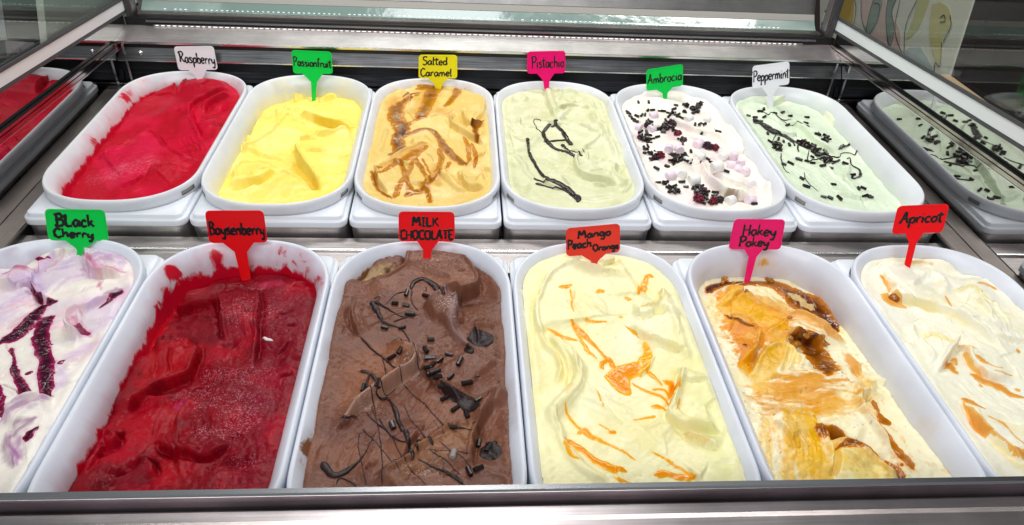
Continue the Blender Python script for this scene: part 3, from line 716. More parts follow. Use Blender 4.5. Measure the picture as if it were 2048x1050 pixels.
        if halo is not None:
            hm = (HM * (.75 + .5 * fbm(s.X * 160, s.Y * 160, s.seed + 77, 3)))[..., None]; hm = np.clip(hm, 0, 1)
            s.col = s.col * (1 - hm) + np.asarray(halo) * hm
            a = np.clip(s.col[s.use], 0, 1).astype(np.float32); a = np.concatenate([a, np.ones((len(a), 1), np.float32)], 1)
            s.obj.data.attributes['Col'].data.foreach_set('color', a.ravel())
        M = np.where(s.keep & (s.din > .012), M, 0)
        on = M > .01
        q = on[:-1, :-1] | on[1:, :-1] | on[:-1, 1:] | on[1:, 1:]
        kp = s.keep[:-1, :-1] & s.keep[1:, :-1] & s.keep[:-1, 1:] & s.keep[1:, 1:]; q &= kp
        if not q.any(): return None
        z = s.h + thick * (M * (.55 + .45 * np.clip(K, 0, 1)) - .22)
        s.hs = np.where(on, np.maximum(s.h, z), s.h)
        # every separate patch of sauce is an object of its own
        lab = np.where(q, np.arange(1, q.size + 1).reshape(q.shape), 0)
        while True:
            n = lab.copy(); n[1:] = np.maximum(n[1:], n[:-1]); n[:, 1:] = np.maximum(n[:, 1:], n[:, :-1]); n = np.where(q, n, 0)
            n[:-1] = np.maximum(n[:-1], n[1:]); n[:, :-1] = np.maximum(n[:, :-1], n[:, 1:]); n = np.where(q, n, 0)
            if (n == lab).all(): break
            lab = n
        for l in np.unique(lab[lab > 0]):
            ql = lab == l
            if ql.sum() < 14: continue
            use = np.zeros(s.X.shape, bool); use[:-1, :-1] |= ql; use[1:, :-1] |= ql; use[:-1, 1:] |= ql; use[1:, 1:] |= ql
            idx = -np.ones(s.X.shape, int); idx[use] = np.arange(use.sum()); j, i = np.nonzero(ql)
            F = np.stack([idx[j, i], idx[j, i + 1], idx[j + 1, i + 1], idx[j + 1, i]], 1)
            V = np.stack([s.X[use], s.Y[use], z[use]], 1)
            link(name, npmesh(name, V, F, True, {'thick': np.clip(K[use] * dark, 0, 1)}), mat, s.obj)
    def drizzle(s, name, threads, mat, flat=.55, sink=.25, fine=1.0):
        """poured chocolate: flattened tubes draped on the surface; threads = (points, width(s) in view px)"""
        ns = 8
        for pts, wpx in threads:
            VV = []; FF = []; n0 = 0
            sc = s.L(1, pts[len(pts) // 2]); P = catmull(s.at(pts)[:, :2], 10)
            # resample evenly
            L = np.concatenate([[0], np.cumsum(np.hypot(*np.diff(P, axis=0).T))]); m = max(4, int(L[-1] / .0012)); t = np.linspace(0, L[-1], m)
            P = np.stack([np.interp(t, L, P[:, k]) for k in (0, 1)], 1)
            ws = np.atleast_1d(np.asarray(wpx, float)); r = np.interp(np.linspace(0, 1, m), np.linspace(0, 1, len(ws)), ws) * sc / 2 * 1.22 * fine
            r = r * (1 + .22 * vnoise(t * 220, np.full(m, 1.7 * len(pts)), s.seed + 21)); r[0] *= .3; r[-1] *= .3
            if m > 5: r[1] *= .8; r[-2] *= .8
            P = P + .0004 * np.stack([vnoise(t * 160, t * 0 + len(pts), 3), vnoise(t * 160, t * 0 + 9 + len(pts), 4)], 1)
            z = s.H(P[:, 0], P[:, 1]); k = np.array([1, 2, 1]) / 4
            if m > 6: z[1:-1] = np.maximum(z[1:-1], np.convolve(z, k, 'valid'))
            T = np.gradient(P, axis=0); T /= np.linalg.norm(T, axis=1)[:, None] + 1e-12; Nn = np.stack([-T[:, 1], T[:, 0]], 1)
            fl = np.where(r > .0012, flat * .0012 / r + flat * .45, 1 if flat > .5 else flat)
            for a in np.linspace(0, 2 * math.pi, ns, endpoint=False):
                off = Nn * (r * math.cos(a))[:, None]
                VV.append(np.concatenate([P + off, (z + fl * r * (math.sin(a) + (1 - 2 * sink)))[:, None]], 1))
            base = n0
            for a in range(ns):
                b = (a + 1) % ns; i = np.arange(m - 1)
                FF.append(np.stack([base + a * m + i, base + b * m + i, base + b * m + i + 1, base + a * m + i + 1], 1))
            for e in (0, m - 1):
                FF.append(np.array([[base + 0 * m + e, base + 2 * m + e, base + 4 * m + e, base + 6 * m + e]]))
            link(name, npmesh(name, np.concatenate(VV), np.concatenate(FF), True), mat, s.obj)
def capsule_mesh(name, r, l, sides=9, bev=.18):
    bm = bmesh.new(); rings = [(-l / 2, r * (1 - bev)), (-l / 2 + r * bev, r), (l / 2 - r * bev, r), (l / 2, r * (1 - bev))]
    vs = [[bm.verts.new((x, q * math.cos(2 * math.pi * k / sides), q * math.sin(2 * math.pi * k / sides))) for k in range(sides)] for x, q in rings]
    for a, b in zip(vs, vs[1:]):
        for k in range(sides): bm.faces.new((a[k], a[(k + 1) % sides], b[(k + 1) % sides], b[k]))
    bm.faces.new(vs[0][::-1]); bm.faces.new(vs[-1]); bmesh.ops.recalc_face_normals(bm, faces=bm.faces)
    me = bpy.data.meshes.new(name); bm.to_mesh(me); bm.free(); return me
SPR = [capsule_mesh('chocolate_sprinkle', .0019, .0082), capsule_mesh('chocolate_sprinkle', .0020, .0068), capsule_mesh('chocolate_sprinkle', .0018, .0074)]
for me in SPR: me.materials.append(M_choc)
def sprinkle(ice, x, y, ang, label, group, lift=0, tilt=0, k=0, scale=1, roll=0):
    q = ice.at([(x, y)])[0]
    o = bpy.data.objects.new('chocolate_sprinkle', SPR[k % 3]); col.objects.link(o)
    o.location = (q[0], q[1], q[2] + .0013 * scale + lift); o.rotation_euler = (roll, math.radians(tilt), math.radians(ang)); o.scale = (scale,) * 3
    tag(o, label, 'sprinkle', group); return o
# ------------------------------------------------------------------ handwritten lettering
G = {
 'R': (.62, [[(.08, 0), (.12, .5), (.1, 1)], [(-.05, .85), (.2, 1.02), (.5, .95), (.52, .72), (.3, .52), (.1, .48)], [(.22, .5), (.42, .2), (.66, 0)]]),
 'P': (.55, [[(.08, -.05), (.1, .5), (.08, 1)], [(-.05, .86), (.2, 1.02), (.5, .95), (.52, .68), (.32, .5), (.1, .48)]]),
 'S': (.52, [[(.52, .92), (.3, 1.02), (.08, .85), (.15, .62), (.42, .45), (.48, .18), (.25, -.02), (0, .1)]]),
 'C': (.55, [[(.52, .85), (.36, 1.0), (.12, .85), (.04, .45), (.15, .08), (.38, .0), (.56, .16)]]),
 'A': (.66, [[(.0, 0), (.2, .5), (.36, 1), (.46, .5), (.6, 0)], [(.06, .36), (.34, .42), (.62, .38)]]),
 'B': (.56, [[(.1, 0), (.12, .5), (.1, 1)], [(-.05, .88), (.22, 1.02), (.46, .9), (.42, .66), (.14, .54)], [(.14, .54), (.44, .5), (.56, .26), (.42, .04), (.1, -.02), (-.06, .12)]]),
 'L': (.5, [[(.1, 1), (.08, .4), (.1, .04), (.3, 0), (.5, .04)]]),
 'H': (.62, [[(.06, 1), (.06, 0)], [(.54, 1), (.54, 0)], [(.06, .5), (.54, .54)]]),
 'K': (.56, [[(.08, 1), (.08, 0)], [(.52, .98), (.1, .48)], [(.2, .56), (.56, 0)]]),
 'M': (.78, [[(.04, 0), (.1, .5), (.14, 1), (.36, .45), (.6, 1), (.66, .5), (.72, 0)]]),
 'I': (.34, [[(.17, 1), (.17, 0)], [(0, 1), (.34, 1)], [(0, 0), (.34, 0)]]),
 'O': (.66, [[(.36, 1), (.1, .85), (.04, .45), (.2, .04), (.46, .04), (.6, .4), (.54, .85), (.32, 1)]]),
 'T': (.56, [[(-.02, .98), (.58, 1)], [(.28, 1), (.27, .5), (.28, 0)]]),
 'E': (.5, [[(.48, 1), (.08, 1), (.06, .5), (.08, 0), (.5, .02)], [(.08, .52), (.42, .54)]]),
 'a': (.5, [[(.42, .44), (.22, .52), (.04, .3), (.12, .04), (.3, .06), (.42, .42)], [(.45, .52), (.44, .14), (.54, 0)]]),
 'b': (.46, [[(.06, 1), (.06, .4), (.06, .02)], [(.06, .3), (.24, .52), (.42, .34), (.34, .04), (.08, .04)]]),
 'c': (.42, [[(.4, .42), (.22, .52), (.04, .28), (.14, .02), (.42, .08)]]),
 'd': (.48, [[(.4, .4), (.2, .5), (.04, .26), (.14, .02), (.34, .06), (.42, .4)], [(.42, 1), (.42, .3), (.46, 0)]]),
 'e': (.44, [[(.06, .26), (.38, .3), (.34, .5), (.14, .48), (.04, .22), (.16, .0), (.42, .08)]]),
 'f': (.36, [[(.38, .92), (.24, 1), (.16, .8), (.16, .3), (.14, -.02)], [(.0, .5), (.34, .52)]]),
 'g': (.48, [[(.42, .44), (.2, .52), (.04, .3), (.14, .06), (.32, .1), (.42, .44)], [(.43, .5), (.44, -.1), (.34, -.4), (.1, -.36)]]),
 'h': (.48, [[(.07, 1), (.06, 0)], [(.06, .3), (.26, .52), (.4, .38), (.42, 0)]]),
 'i': (.22, [[(.1, .5), (.1, .1), (.18, 0)], [(.1, .72), (.12, .76)]]),
 'k': (.44, [[(.07, 1), (.06, 0)], [(.38, .5), (.08, .24)], [(.16, .28), (.44, 0)]]),
 'l': (.22, [[(.1, 1), (.08, .3), (.12, .02), (.2, 0)]]),
 'm': (.72, [[(.06, .5), (.06, 0)], [(.06, .3), (.22, .52), (.34, .36), (.34, 0)], [(.34, .3), (.5, .52), (.62, .36), (.66, 0)]]),
 'n': (.48, [[(.06, .5), (.06, 0)], [(.06, .3), (.26, .52), (.4, .36), (.42, 0)]]),
 'o': (.46, [[(.24, .5), (.06, .36), (.08, .08), (.28, 0), (.42, .2), (.36, .46), (.2, .5)]]),
 'p': (.48, [[(.07, .5), (.06, 0), (.06, -.42)], [(.06, .3), (.26, .52), (.44, .34), (.34, .04), (.08, .06)]]),
 'r': (.36, [[(.07, .5), (.07, 0)], [(.07, .26), (.2, .5), (.38, .48)]]),
 's': (.4, [[(.36, .46), (.18, .52), (.08, .38), (.3, .22), (.3, .04), (.04, .02)]]),
 't': (.34, [[(.16, .85), (.14, .2), (.2, 0), (.34, .06)], [(-.10, .60), (.14, .62), (.42, .66)]]),
 'u': (.48, [[(.06, .5), (.06, .14), (.2, 0), (.38, .12), (.42, .5)], [(.42, .5), (.42, .1), (.5, 0)]]),
 'y': (.46, [[(.05, .5), (.08, .2), (.24, .1), (.4, .28)], [(.43, .5), (.4, 0), (.28, -.36), (.06, -.3)]]),
}
def text_strokes(txt):
    x = 0; out = []
    for ch in txt:
        wd, st = G[ch]; jit = random.uniform(-.025, .025)
        for q in st: out.append([(x + a, b + jit) for a, b in q])
        x += wd + .06
    return out, x - .06
def flavour_tag(label, colr, corners, neck, tip, ice, lines, rough=.26, worn=False, lean=.6):
    """card held by a spike pushed into the ice cream; all outlines lie in one upright plane through the spike's foot"""
    v0 = np.array(ice.view); tipm = np.mean(np.array(tip), 0)
    foot = ice.at([((tipm[0] - v0[0]) * 3, (tipm[1] - v0[1]) * 3)])[0]
    foot[1] = min(foot[1], ice.cy + B_ - (.022 if lean > .5 else .028)); foot[2] = float(ice.H(foot[0], foot[1]))
    n = CAM - foot; n[2] *= lean; n /= np.linalg.norm(n)
    def on(px, py):
        d = ray(px, py); t = ((foot - CAM) @ n) / (d @ n); return CAM + t * d
    TL, TR, BR, BL = [on(*c) for c in corners]
    def card(u, v): return (BL * (1 - u) + BR * u) * (1 - v) + (TL * (1 - u) + TR * u) * v
    root = empty('flavour_tag', foot); tag(root, label, 'flavour tag', 'handwritten flavour tags')
    mat = tagmats.setdefault(tuple(colr) + (worn,), plain('tag_plastic', tuple(colr), rough, Specular_IOR_Level=.4, Subsurface_Weight=.1, Subsurface_Radius=(.002, .002, .002), bump=(90, .06 if not worn else .25, .0006)))
    W = np.linalg.norm(TR - TL); Hh = np.linalg.norm(TL - BL); r = .0042
    ru, rv = r / W, r / Hh; pts = []
    NU = [np.array(p, float) for p in neck]                     # neck: wide left, wide right, narrow right, narrow left (photo px)
    wl, wr, nr, nl = [on(*p) for p in neck]; tl, tr = on(*tip[0]), on(*tip[1])
    def corner(cu, cv, su, sv, a0):
        return [card(cu + su * ru * (1 - math.cos(math.radians(t))) if False else cu + ru * math.cos(math.radians(t)), cv + rv * math.sin(math.radians(t))) for t in np.linspace(a0, a0 + 90, 5)]
    pts += corner(1 - ru, 1 - rv, 0, 0, 0) + corner(ru, 1 - rv, 0, 0, 90) + corner(ru, rv, 0, 0, 180)
    down = (tl + tr) / 2 - (nl + nr) / 2; down = down / (np.linalg.norm(down) + 1e-9) * .012
    # neck curve from the card to the spike
    def curve(a, b, c): return [(1 - t) ** 2 * a + 2 * t * (1 - t) * b + t * t * c for t in np.linspace(0, 1, 5)]
    cl = card(max(.02, min(.9, np.dot(wl - BL, BR - BL) / np.dot(BR - BL, BR - BL))), 0); crr = card(min(.98, max(.1, np.dot(wr - BL, BR - BL) / np.dot(BR - BL, BR - BL))), 0)
    pts += curve(cl, .35 * cl + .65 * nl + .15 * (nr - nl) * 0, nl) + [tl, tl + down * .6 + (tr - tl) * .2, tl + down + (tr - tl) * .5, tr + down * .6 - (tr - tl) * .2, tr] + curve(nr, .35 * crr + .65 * nr, crr)
    pts += corner(1 - ru, rv, 0, 0, 270)
    slab_pts('card', pts, n, .0013, mat, root)
    # thin raised border moulded on the card face
    bm = bmesh.new()
    def rib(P, wd, lift, closed=False):
        P = np.asarray(P); T = np.gradient(P, axis=0); T /= np.linalg.norm(T, axis=1)[:, None] + 1e-12; Bv = np.cross(n, T)
        wd = np.broadcast_to(np.asarray(wd, float), len(P))[:, None]
        rows = [P + Bv * wd + n * .0001, P + Bv * wd * .75 + n * lift, P - Bv * wd * .75 + n * lift, P - Bv * wd + n * .0001]
        rv_ = [[bm.verts.new(p) for p in rr] for rr in rows]
        for a, b in zip(rv_, rv_[1:]):
            for i in range(len(a) - 1): bm.faces.new((a[i], a[i + 1], b[i + 1], b[i]))
        for e in (0, -1): bm.faces.new([q[e] for q in rv_])
    iu, iv = .0012 / W, .0012 / Hh
    bp = [card(u, v) for u, v in ([(iu, iv + rv), (iu, 1 - iv - rv), (iu + ru * .4, 1 - iv - rv * .3), (iu + ru, 1 - iv)] + [(1 - iu - ru, 1 - iv), (1 - iu - ru * .4, 1 - iv - rv * .3), (1 - iu, 1 - iv - rv), (1 - iu, iv + rv)])]
    rib(bp, .00035, .0004)
    bmlink('moulded_edge', bm, mat, root)
    bm = bmesh.new()
    for ln in lines:
        txt, u0, u1, vb, hv = ln[:5]; slope = ln[5] if len(ln) > 5 else 0; wpen = (ln[6] * 1.1 if len(ln) > 6 else .00098)
        st, tw = text_strokes(txt); k = (u1 - u0) / tw
        for q in st:
            C = catmull(q, 6) if len(q) > 2 else np.array(q, float)
            P = np.array([card(u0 + a * k, vb + b * hv + slope * a * k) for a, b in C])
            if len(P) < 2: continue
            wv = wpen * (1 + .18 * np.sin(np.arange(len(P)) * .9 + random.random() * 6))
            wv[0] *= .8; wv[-1] *= .75
            rib(P, wv, .0003 + random.uniform(0, .00006))
    bmlink('lettering', bm, M_ink, root)
    return root
tagmats = {}
# ------------------------------------------------------------------ build trays, tubs, ice creams
names = [['raspberry', 'passionfruit', 'salted caramel', 'pistachio', 'ambrosia', 'peppermint'], ['black cherry', 'boysenberry', 'milk chocolate', 'mango peach', 'hokey pokey', 'apricot']]
shade = {'raspberry': 'deep red', 'passionfruit': 'yellow', 'salted caramel': 'caramel streaked', 'pistachio': 'pale green drizzled', 'ambrosia': 'marshmallow topped', 'peppermint': 'mint green',
         'black cherry': 'white and purple swirled', 'boysenberry': 'dark crimson', 'milk chocolate': 'brown chocolate', 'mango peach': 'cream with orange sauce', 'hokey pokey': 'golden syrup covered', 'apricot': 'pale apricot rippled'}
def smear_fn(row, i, base=-.6, spots=(), low=.0, lowz=(-.02, .02), f_smooth=True):
    """how much flavour is wiped on the inside wall: low = amount near the ice cream, spots = (photo px, py, radius px, amount)"""
    cx, cy = centre(row, i)
    def f(V):
        inside = (V[:, 2] < .0215) & ((np.abs(V[:, 0] - cx) < A_ - .0121) & (np.abs(V[:, 1] - cy) < B_ - .0121))
        # keep to the inner wall: vertices past the rim rows
        q = (V - CAM) @ RC; px = 1024 + FPX * q[:, 0] / -q[:, 2]; py = 525 - FPX * q[:, 1] / -q[:, 2]
        s = np.full(len(V), base) + (low + .18) * sm(lowz[1] - .007, lowz[0] - .004, V[:, 2])
        for x, y, r, a in spots: s = np.maximum(s, base + (a * (.80 if f_smooth else .98) - base) * np.exp(-((px - x) / r) ** 2 - ((py - y) / r) ** 2))
        yy = np.maximum(np.abs(V[:, 1] - cy) - (B_ - E_), 0); rr = ((np.abs(V[:, 0] - cx) / A_) ** NEXP + (yy / E_) ** NEXP) ** (1 / NEXP); dd = np.where(yy > 0, (1 - rr) * E_, A_ - np.abs(V[:, 0] - cx))
        s = np.where((V[:, 2] > .0132) | (np.abs(V[:, 0] - cx) > A_ - .0040) | (np.abs(V[:, 1] - cy) > B_ - .0040) | (dd < .0040), base - .3, s)
        return s
    return f
C = srgb
SM = {
 'raspberry': (C(206, 12, 48), dict(base=-.25, low=.76, lowz=(-.012, .020), f_smooth=False, spots=[(190, 285, 34, .42), (225, 235, 30, .42), (160, 330, 24, .36), (250, 195, 34, .5), (285, 160, 20, .42), (470, 175, 30, .4), (135, 375, 16, .34)])),
 'passionfruit': (C(250, 236, 130), dict(base=-.2, low=.42, lowz=(-.015, .012), spots=[(690, 165, 30, .36), (560, 165, 20, .3), (450, 370, 26, .38)])),
 'salted caramel': (C(200, 150, 60), dict(base=-.3, low=.45, lowz=(-.004, .02), spots=[(835, 165, 34, .42), (790, 185, 24, .4), (930, 175, 30, .4)])),
 'pistachio': (C(214, 214, 160), dict(base=-.3, low=.5, lowz=(-.0, .02), spots=[(1210, 210, 30, .45)])),
 'ambrosia': (C(240, 235, 222), dict(base=-.3, low=.5, lowz=(-.005, .018), spots=[(1480, 300, 40, .4)])),
 'peppermint': (C(222, 236, 198), dict(base=-.3, low=.36, lowz=(-.012, .02), spots=[(1700, 300, 60, .32), (1640, 200, 50, .34)])),
 'black cherry': (C(140, 30, 90), dict(base=-.35, low=.3, lowz=(-.004, .018), spots=[(75, 510, 26, .4), (120, 492, 22, .42), (20, 500, 26, .36)])),
 'boysenberry': (C(196, 6, 40), dict(base=-.25, low=.86, lowz=(-.022, .024), f_smooth=False, spots=[(230, 800, 34, .45), (260, 760, 26, .42), (480, 520, 26, .42), (380, 540, 34, .46), (610, 545, 30, .48), (560, 530, 40, .50), (330, 580, 34, .5), (430, 530, 40, .48), (430, 515, 34, .55), (560, 505, 30, .5), (345, 545, 36, .6), (400, 520, 24, .5), (315, 610, 26, .5), (600, 520, 34, .55), (640, 560, 24, .5), (520, 500, 14, .36), (285, 720, 16, .3), (190, 880, 30, .42), (160, 940, 26, .42), (450, 525, 8, .2)])),
 'milk chocolate': (C(128, 82, 52), dict(base=-.3, low=.72, lowz=(-.002, .02), spots=[(915, 510, 24, .5), (760, 545, 22, .5), (700, 590, 22, .5), (820, 500, 12, .42), (980, 600, 26, .5), (660, 700, 30, .55), (620, 900, 60, .6), (1010, 800, 70, .5)])),
 'mango peach': (C(246, 240, 178), dict(base=-.3, low=.55, lowz=(-.0, .018), spots=[(1390, 700, 60, .45), (1070, 700, 60, .4)])),
 'hokey pokey': (C(214, 168, 70), dict(base=-.3, low=.5, lowz=(-.022, .004), spots=[(1530, 525, 30, .66), (1500, 540, 20, .5), (1450, 560, 22, .4), (1560, 555, 26, .42), (1860, 850, 26, .36)])),
 'apricot': (C(236, 190, 96), dict(base=-.35, low=.25, lowz=(-.01, .012), spots=[(1850, 520, 22, .46), (1800, 535, 16, .3)])),
}
for row in (0, 1):
    for i in range(6):
        f = names[row][i]
        tray(row, i, 'white plastic tray on a steel pan under the %s ice cream tub' % shade[f])
        cx, cy = centre(row, i); big = f in ('raspberry', 'boysenberry', 'milk chocolate')
        c, kw = SM[f]
        me = tub_mesh('ice_cream_tub', smear_fn(row, i, **kw), (cx, cy), 40 if big else 26, 40 if big else 24)
        pw = PLW if row == 0 else (.75, .78, .86)
        o = link('ice_cream_tub', me, plastic('tub_plastic', pw, tuple(c), 1.0 if row == 0 else .8))
        slot_panels((cx, cy), o)
        tag(o, 'translucent white tub of %s %s ice cream in the %s row' % (shade[f], f, ('back', 'front')[row]), 'tub', 'translucent ice cream tubs')
VA, VB, VC = (60, 110), (690, 110), (1200, 110)
FA, FB, FC, FD = (0, 470), (580, 470), (1000, 470), (1366, 470)
RB, RF = .00105, .0008
def label_ice(f, row, extra): return extra
# ---------------- raspberry
ic = ras = Ice('raspberry', 0, 0, VA, -.007, RB, C(190, 0, 34), sx=.055, sy=.03, seed=11, lump=.002, fmax=.010, ang=20)
ic.blob(1050, 250, 170, .007); ic.blob(870, 520, 120, -.006); ic.blob(620, 640, 150, .004); ic.blob(560, 470, 90, -.003)
ic.fold([(960, 130), (935, 200), (905, 240), (865, 275)], .007, 'L', .05, dipw=.008)
ic.fold([(720, 180), (800, 165), (870, 190), (890, 240)], .005, 'R', .02)
ic.fold([(385, 606), (440, 588), (520, 572), (600, 545), (660, 505), (715, 478), (760, 488), (800, 530), (860, 590), (930, 622), (1010, 640)], .0075, 'R', .045, hard=.004, dip=.5, dipw=.012, taper=(.1, .15))
ic.fold([(1225, 255), (1150, 272), (1050, 300), (985, 335), (965, 380), (985, 430), (1040, 520)], .0045, 'R', .03, taper=(.1, .2)); ic.fold([(1215, 280), (1130, 300), (1070, 325), (1050, 365)], .005, 'R', .012)
ic.blob(1120, 345, 60, -.009); ic.blob(1120, 330, 20, .004); ic.blob(1085, 365, 16, .003); ic.blob(1075, 440, 70, .006)
ic.fold([(700, 725), (740, 700), (800, 688), (880, 680), (960, 690)], .004, 'R', .02); ic.fold([(520, 800), (620, 760), (700, 715)], .003, 'L', .02, hard=.003)
ic.blob(546, 505, 16, -.004); ic.ridge([(410, 600), (470, 595)], .002, 14)
ic.stria([(420, 650), (600, 640), (740, 600)], 150, .0005); ic.stria([(930, 480), (1000, 560), (1010, 600)], 60, .0005)
ic.frostp(560, 690, 210, .75, 90, 20); ic.frostp(790, 205, 60, .6, 30); ic.frostp(1090, 430, 50, .3); ic.frost += .12
ic.mottle(C(224, 10, 62), .55, 45, -.1, .5); ic.patch([(390, 610), (600, 560), (700, 490), (780, 560), (760, 660), (560, 790), (450, 760)], C(226, 24, 74), .6, .006)
ic.patch([(980, 120), (1240, 180), (1150, 300), (960, 340), (880, 300)], C(170, 2, 34), .5, .008); ic.gloss += .35
MI_ras = icemat('raspberry_sorbet', .52, .1, (.003, .001, .001), .3, 380, .6, .16)
ic.rfold(14, .0010, .0022, 20); ic.finish(MI_ras, 'bright red raspberry sorbet with a frosted pink hump at the front', climb=-.002, vb=1)
# ---------------- passionfruit
ic = pas = Ice('passionfruit', 0, 1, VA, -.0105, RB, C(250, 228, 108), sx=.045, sy=-.035, seed=23, lump=.0018, fmax=.011, ang=20)
Y2 = C(236, 196, 44); Y3 = C(255, 242, 160)
ic.slab([(1480, 300), (1960, 300), (1960, 470), (1600, 420), (1480, 380)], .004, .004)
ic.fold([(1380, 345), (1360, 400), (1330, 480), (1330, 500)], .004, 'L', .03); ic.fold([(1370, 340), (1450, 328), (1540, 340)], .003, 'R', .02)
ic.fold([(1275, 580), (1300, 555), (1370, 535), (1440, 495), (1490, 440), (1540, 385), (1585, 345)], .008, 'R', .05, dip=.3, lip=.5, taper=(.08, .2))
ic.blob(1330, 500, 60, .004, 25, -15); ic.ridge([(1290, 500), (1350, 485), (1420, 495)], .003, 14); ic.ridge([(1265, 540), (1290, 575)], .004, 14)
ic.ridge([(1550, 335), (1590, 325), (1610, 345)], .003, 16); ic.ridge([(1570, 350), (1600, 350)], .002, 10)
ic.fold([(1600, 345), (1690, 385), (1780, 430), (1860, 450), (1950, 455)], .006, 'L', .03, dip=.6, dipw=.012)
ic.fold([(1945, 490), (1860, 500), (1770, 520), (1680, 540), (1610, 570), (1600, 610), (1630, 670), (1680, 740), (1745, 832)], .009, 'L', .06, hard=.003, dip=.5, dipw=.012, lip=.35, taper=(.05, .08))
ic.ridge([(1600, 600), (1625, 660), (1680, 745), (1740, 825)], .003, 16)
ic.fold([(1230, 660), (1300, 664), (1390, 670), (1485, 690)], .006, 'R', .03); ic.fold([(1190, 800), (1280, 790), (1400, 760), (1485, 700)], .006, 'L', .03, dip=.6)
ic.fold([(1485, 700), (1560, 735), (1640, 790), (1700, 840)], .005, 'R', .04); ic.ridge([(1140, 830), (1250, 840), (1380, 800)], .003, 22)
ic.ridge([(1320, 740), (1400, 720), (1460, 700)], .002, 10); ic.ridge([(1220, 700), (1240, 750), (1200, 790)], .003, 12)
ic.blob(1620, 255, 40, .010, 22); ic.blob(1780, 260, 55, .009, 20, 10); ic.ridge([(1590, 235), (1600, 275)], .004, 10); ic.ridge([(1730, 275), (1800, 262), (1850, 250)], .004, 12)
ic.blob(1740, 690, 90, -.002); ic.blob(1450, 600, 120, -.002)
for q in ([(1760, 560), (1850, 620), (1880, 700)], [(1500, 480), (1650, 460), (1750, 480)], [(1300, 620), (1450, 620), (1580, 580)]): ic.stria(q, 90, .00035, 350)
ic.tint([(1700, 385), (1790, 435), (1860, 455), (1950, 462)], 42, Y2, .85, .8); ic.tint([(1590, 650), (1620, 720), (1670, 780), (1740, 830)], 60, Y2, .8, .9); ic.tint([(1330, 560), (1420, 540), (1500, 450)], 26, Y2, .45, 1)
ic.mottle(Y3, .4, 30, -.1, .5); ic.mottle(Y2, .22, 34, .15, .5, 4); ic.gloss += .2
MI_cream = icemat('pale_gelato', .46, .22, (.003, .0025, .0015), .12, 300, 0, .4)
ic.rfold(22, .0012, .0030, 15, 60); ic.finish(MI_cream, 'plain yellow passionfruit gelato in folded lobes', climb=.0005, vb=1)
# ---------------- salted caramel
ic = sca = Ice('salted caramel', 0, 2, VB, .003, RB, C(228, 195, 106), seed=31, lump=.0015)
ic.fold([(300, 240), (380, 225), (450, 200), (500, 175)], .004, 'R', .03); ic.fold([(380, 525), (440, 510), (500, 495)], .004, 'R', .02)
ic.fold([(350, 480), (400, 430), (480, 400), (580, 385), (650, 378), (700, 392)], .0055, 'R', .05, dip=.6, dipw=.01)
ic.fold([(610, 385), (640, 430), (720, 470), (790, 510), (840, 545)], .005, 'L', .02, lip=.5); ic.fold([(700, 350), (720, 400), (770, 430), (830, 400)], .006, 'L', .02, dip=1.0)
ic.fold([(830, 235), (838, 300), (825, 360), (760, 420)], .005, 'R', .04); ic.ridge([(620, 370), (680, 345), (740, 350)], .0025, 16)
ic.fold([(180, 660), (240, 660), (330, 610), (430, 560), (500, 530)], .006, 'R', .04, dip=.6)
ic.fold([(440, 815), (500, 760), (560, 715), (600, 690)], .005, 'R', .04); ic.ridge([(580, 705), (610, 750), (670, 800), (730, 840)], .004, 26, 2.5, stri=.0004)
ic.fold([(670, 695), (690, 740), (720, 790), (770, 810), (850, 795)], .005, 'L', .025, dip=.8); ic.fold([(850, 560), (820, 640), (700, 690)], .004, 'L', .03); ic.ridge([(820, 700), (845, 760)], .002, 10)
ic.ridge([(250, 430), (230, 520), (190, 600)], .002, 16); ic.fold([(170, 660), (200, 760), (260, 840)], .004, 'L', .03)
ic.stria([(560, 640), (520, 700), (470, 780)], 120, .0003, 400); ic.stria([(450, 470), (600, 560), (680, 640)], 130, .0003, 400)
AM = C(206, 150, 46); ic.mottle(C(244, 216, 146), .5, 40, -.1, .5); ic.mottle(C(226, 180, 96), .3, 40, .1, .5, 3)
for q, wd in (([(300, 250), (290, 330), (310, 400)], 60), ([(540, 180), (480, 300), (440, 380)], 90), ([(560, 330), (600, 370), (640, 380)], 60), ([(200, 715), (320, 640), (490, 545)], 44), ([(560, 800), (540, 720), (570, 650)], 50)): ic.tint(q, wd * 1.25, C(204, 142, 30), .7, 1)
ic.gloss += .3; ic.soften(.05); ic.rfold(26, .0010, .0026, 40, 70); ic.finish(MI_cream, 'tan salted caramel gelato with dark amber caramel streaks', vb=1.04)
M_caramel = saucemat('caramel_sauce', C(198, 128, 18), C(82, 34, 4), .12)
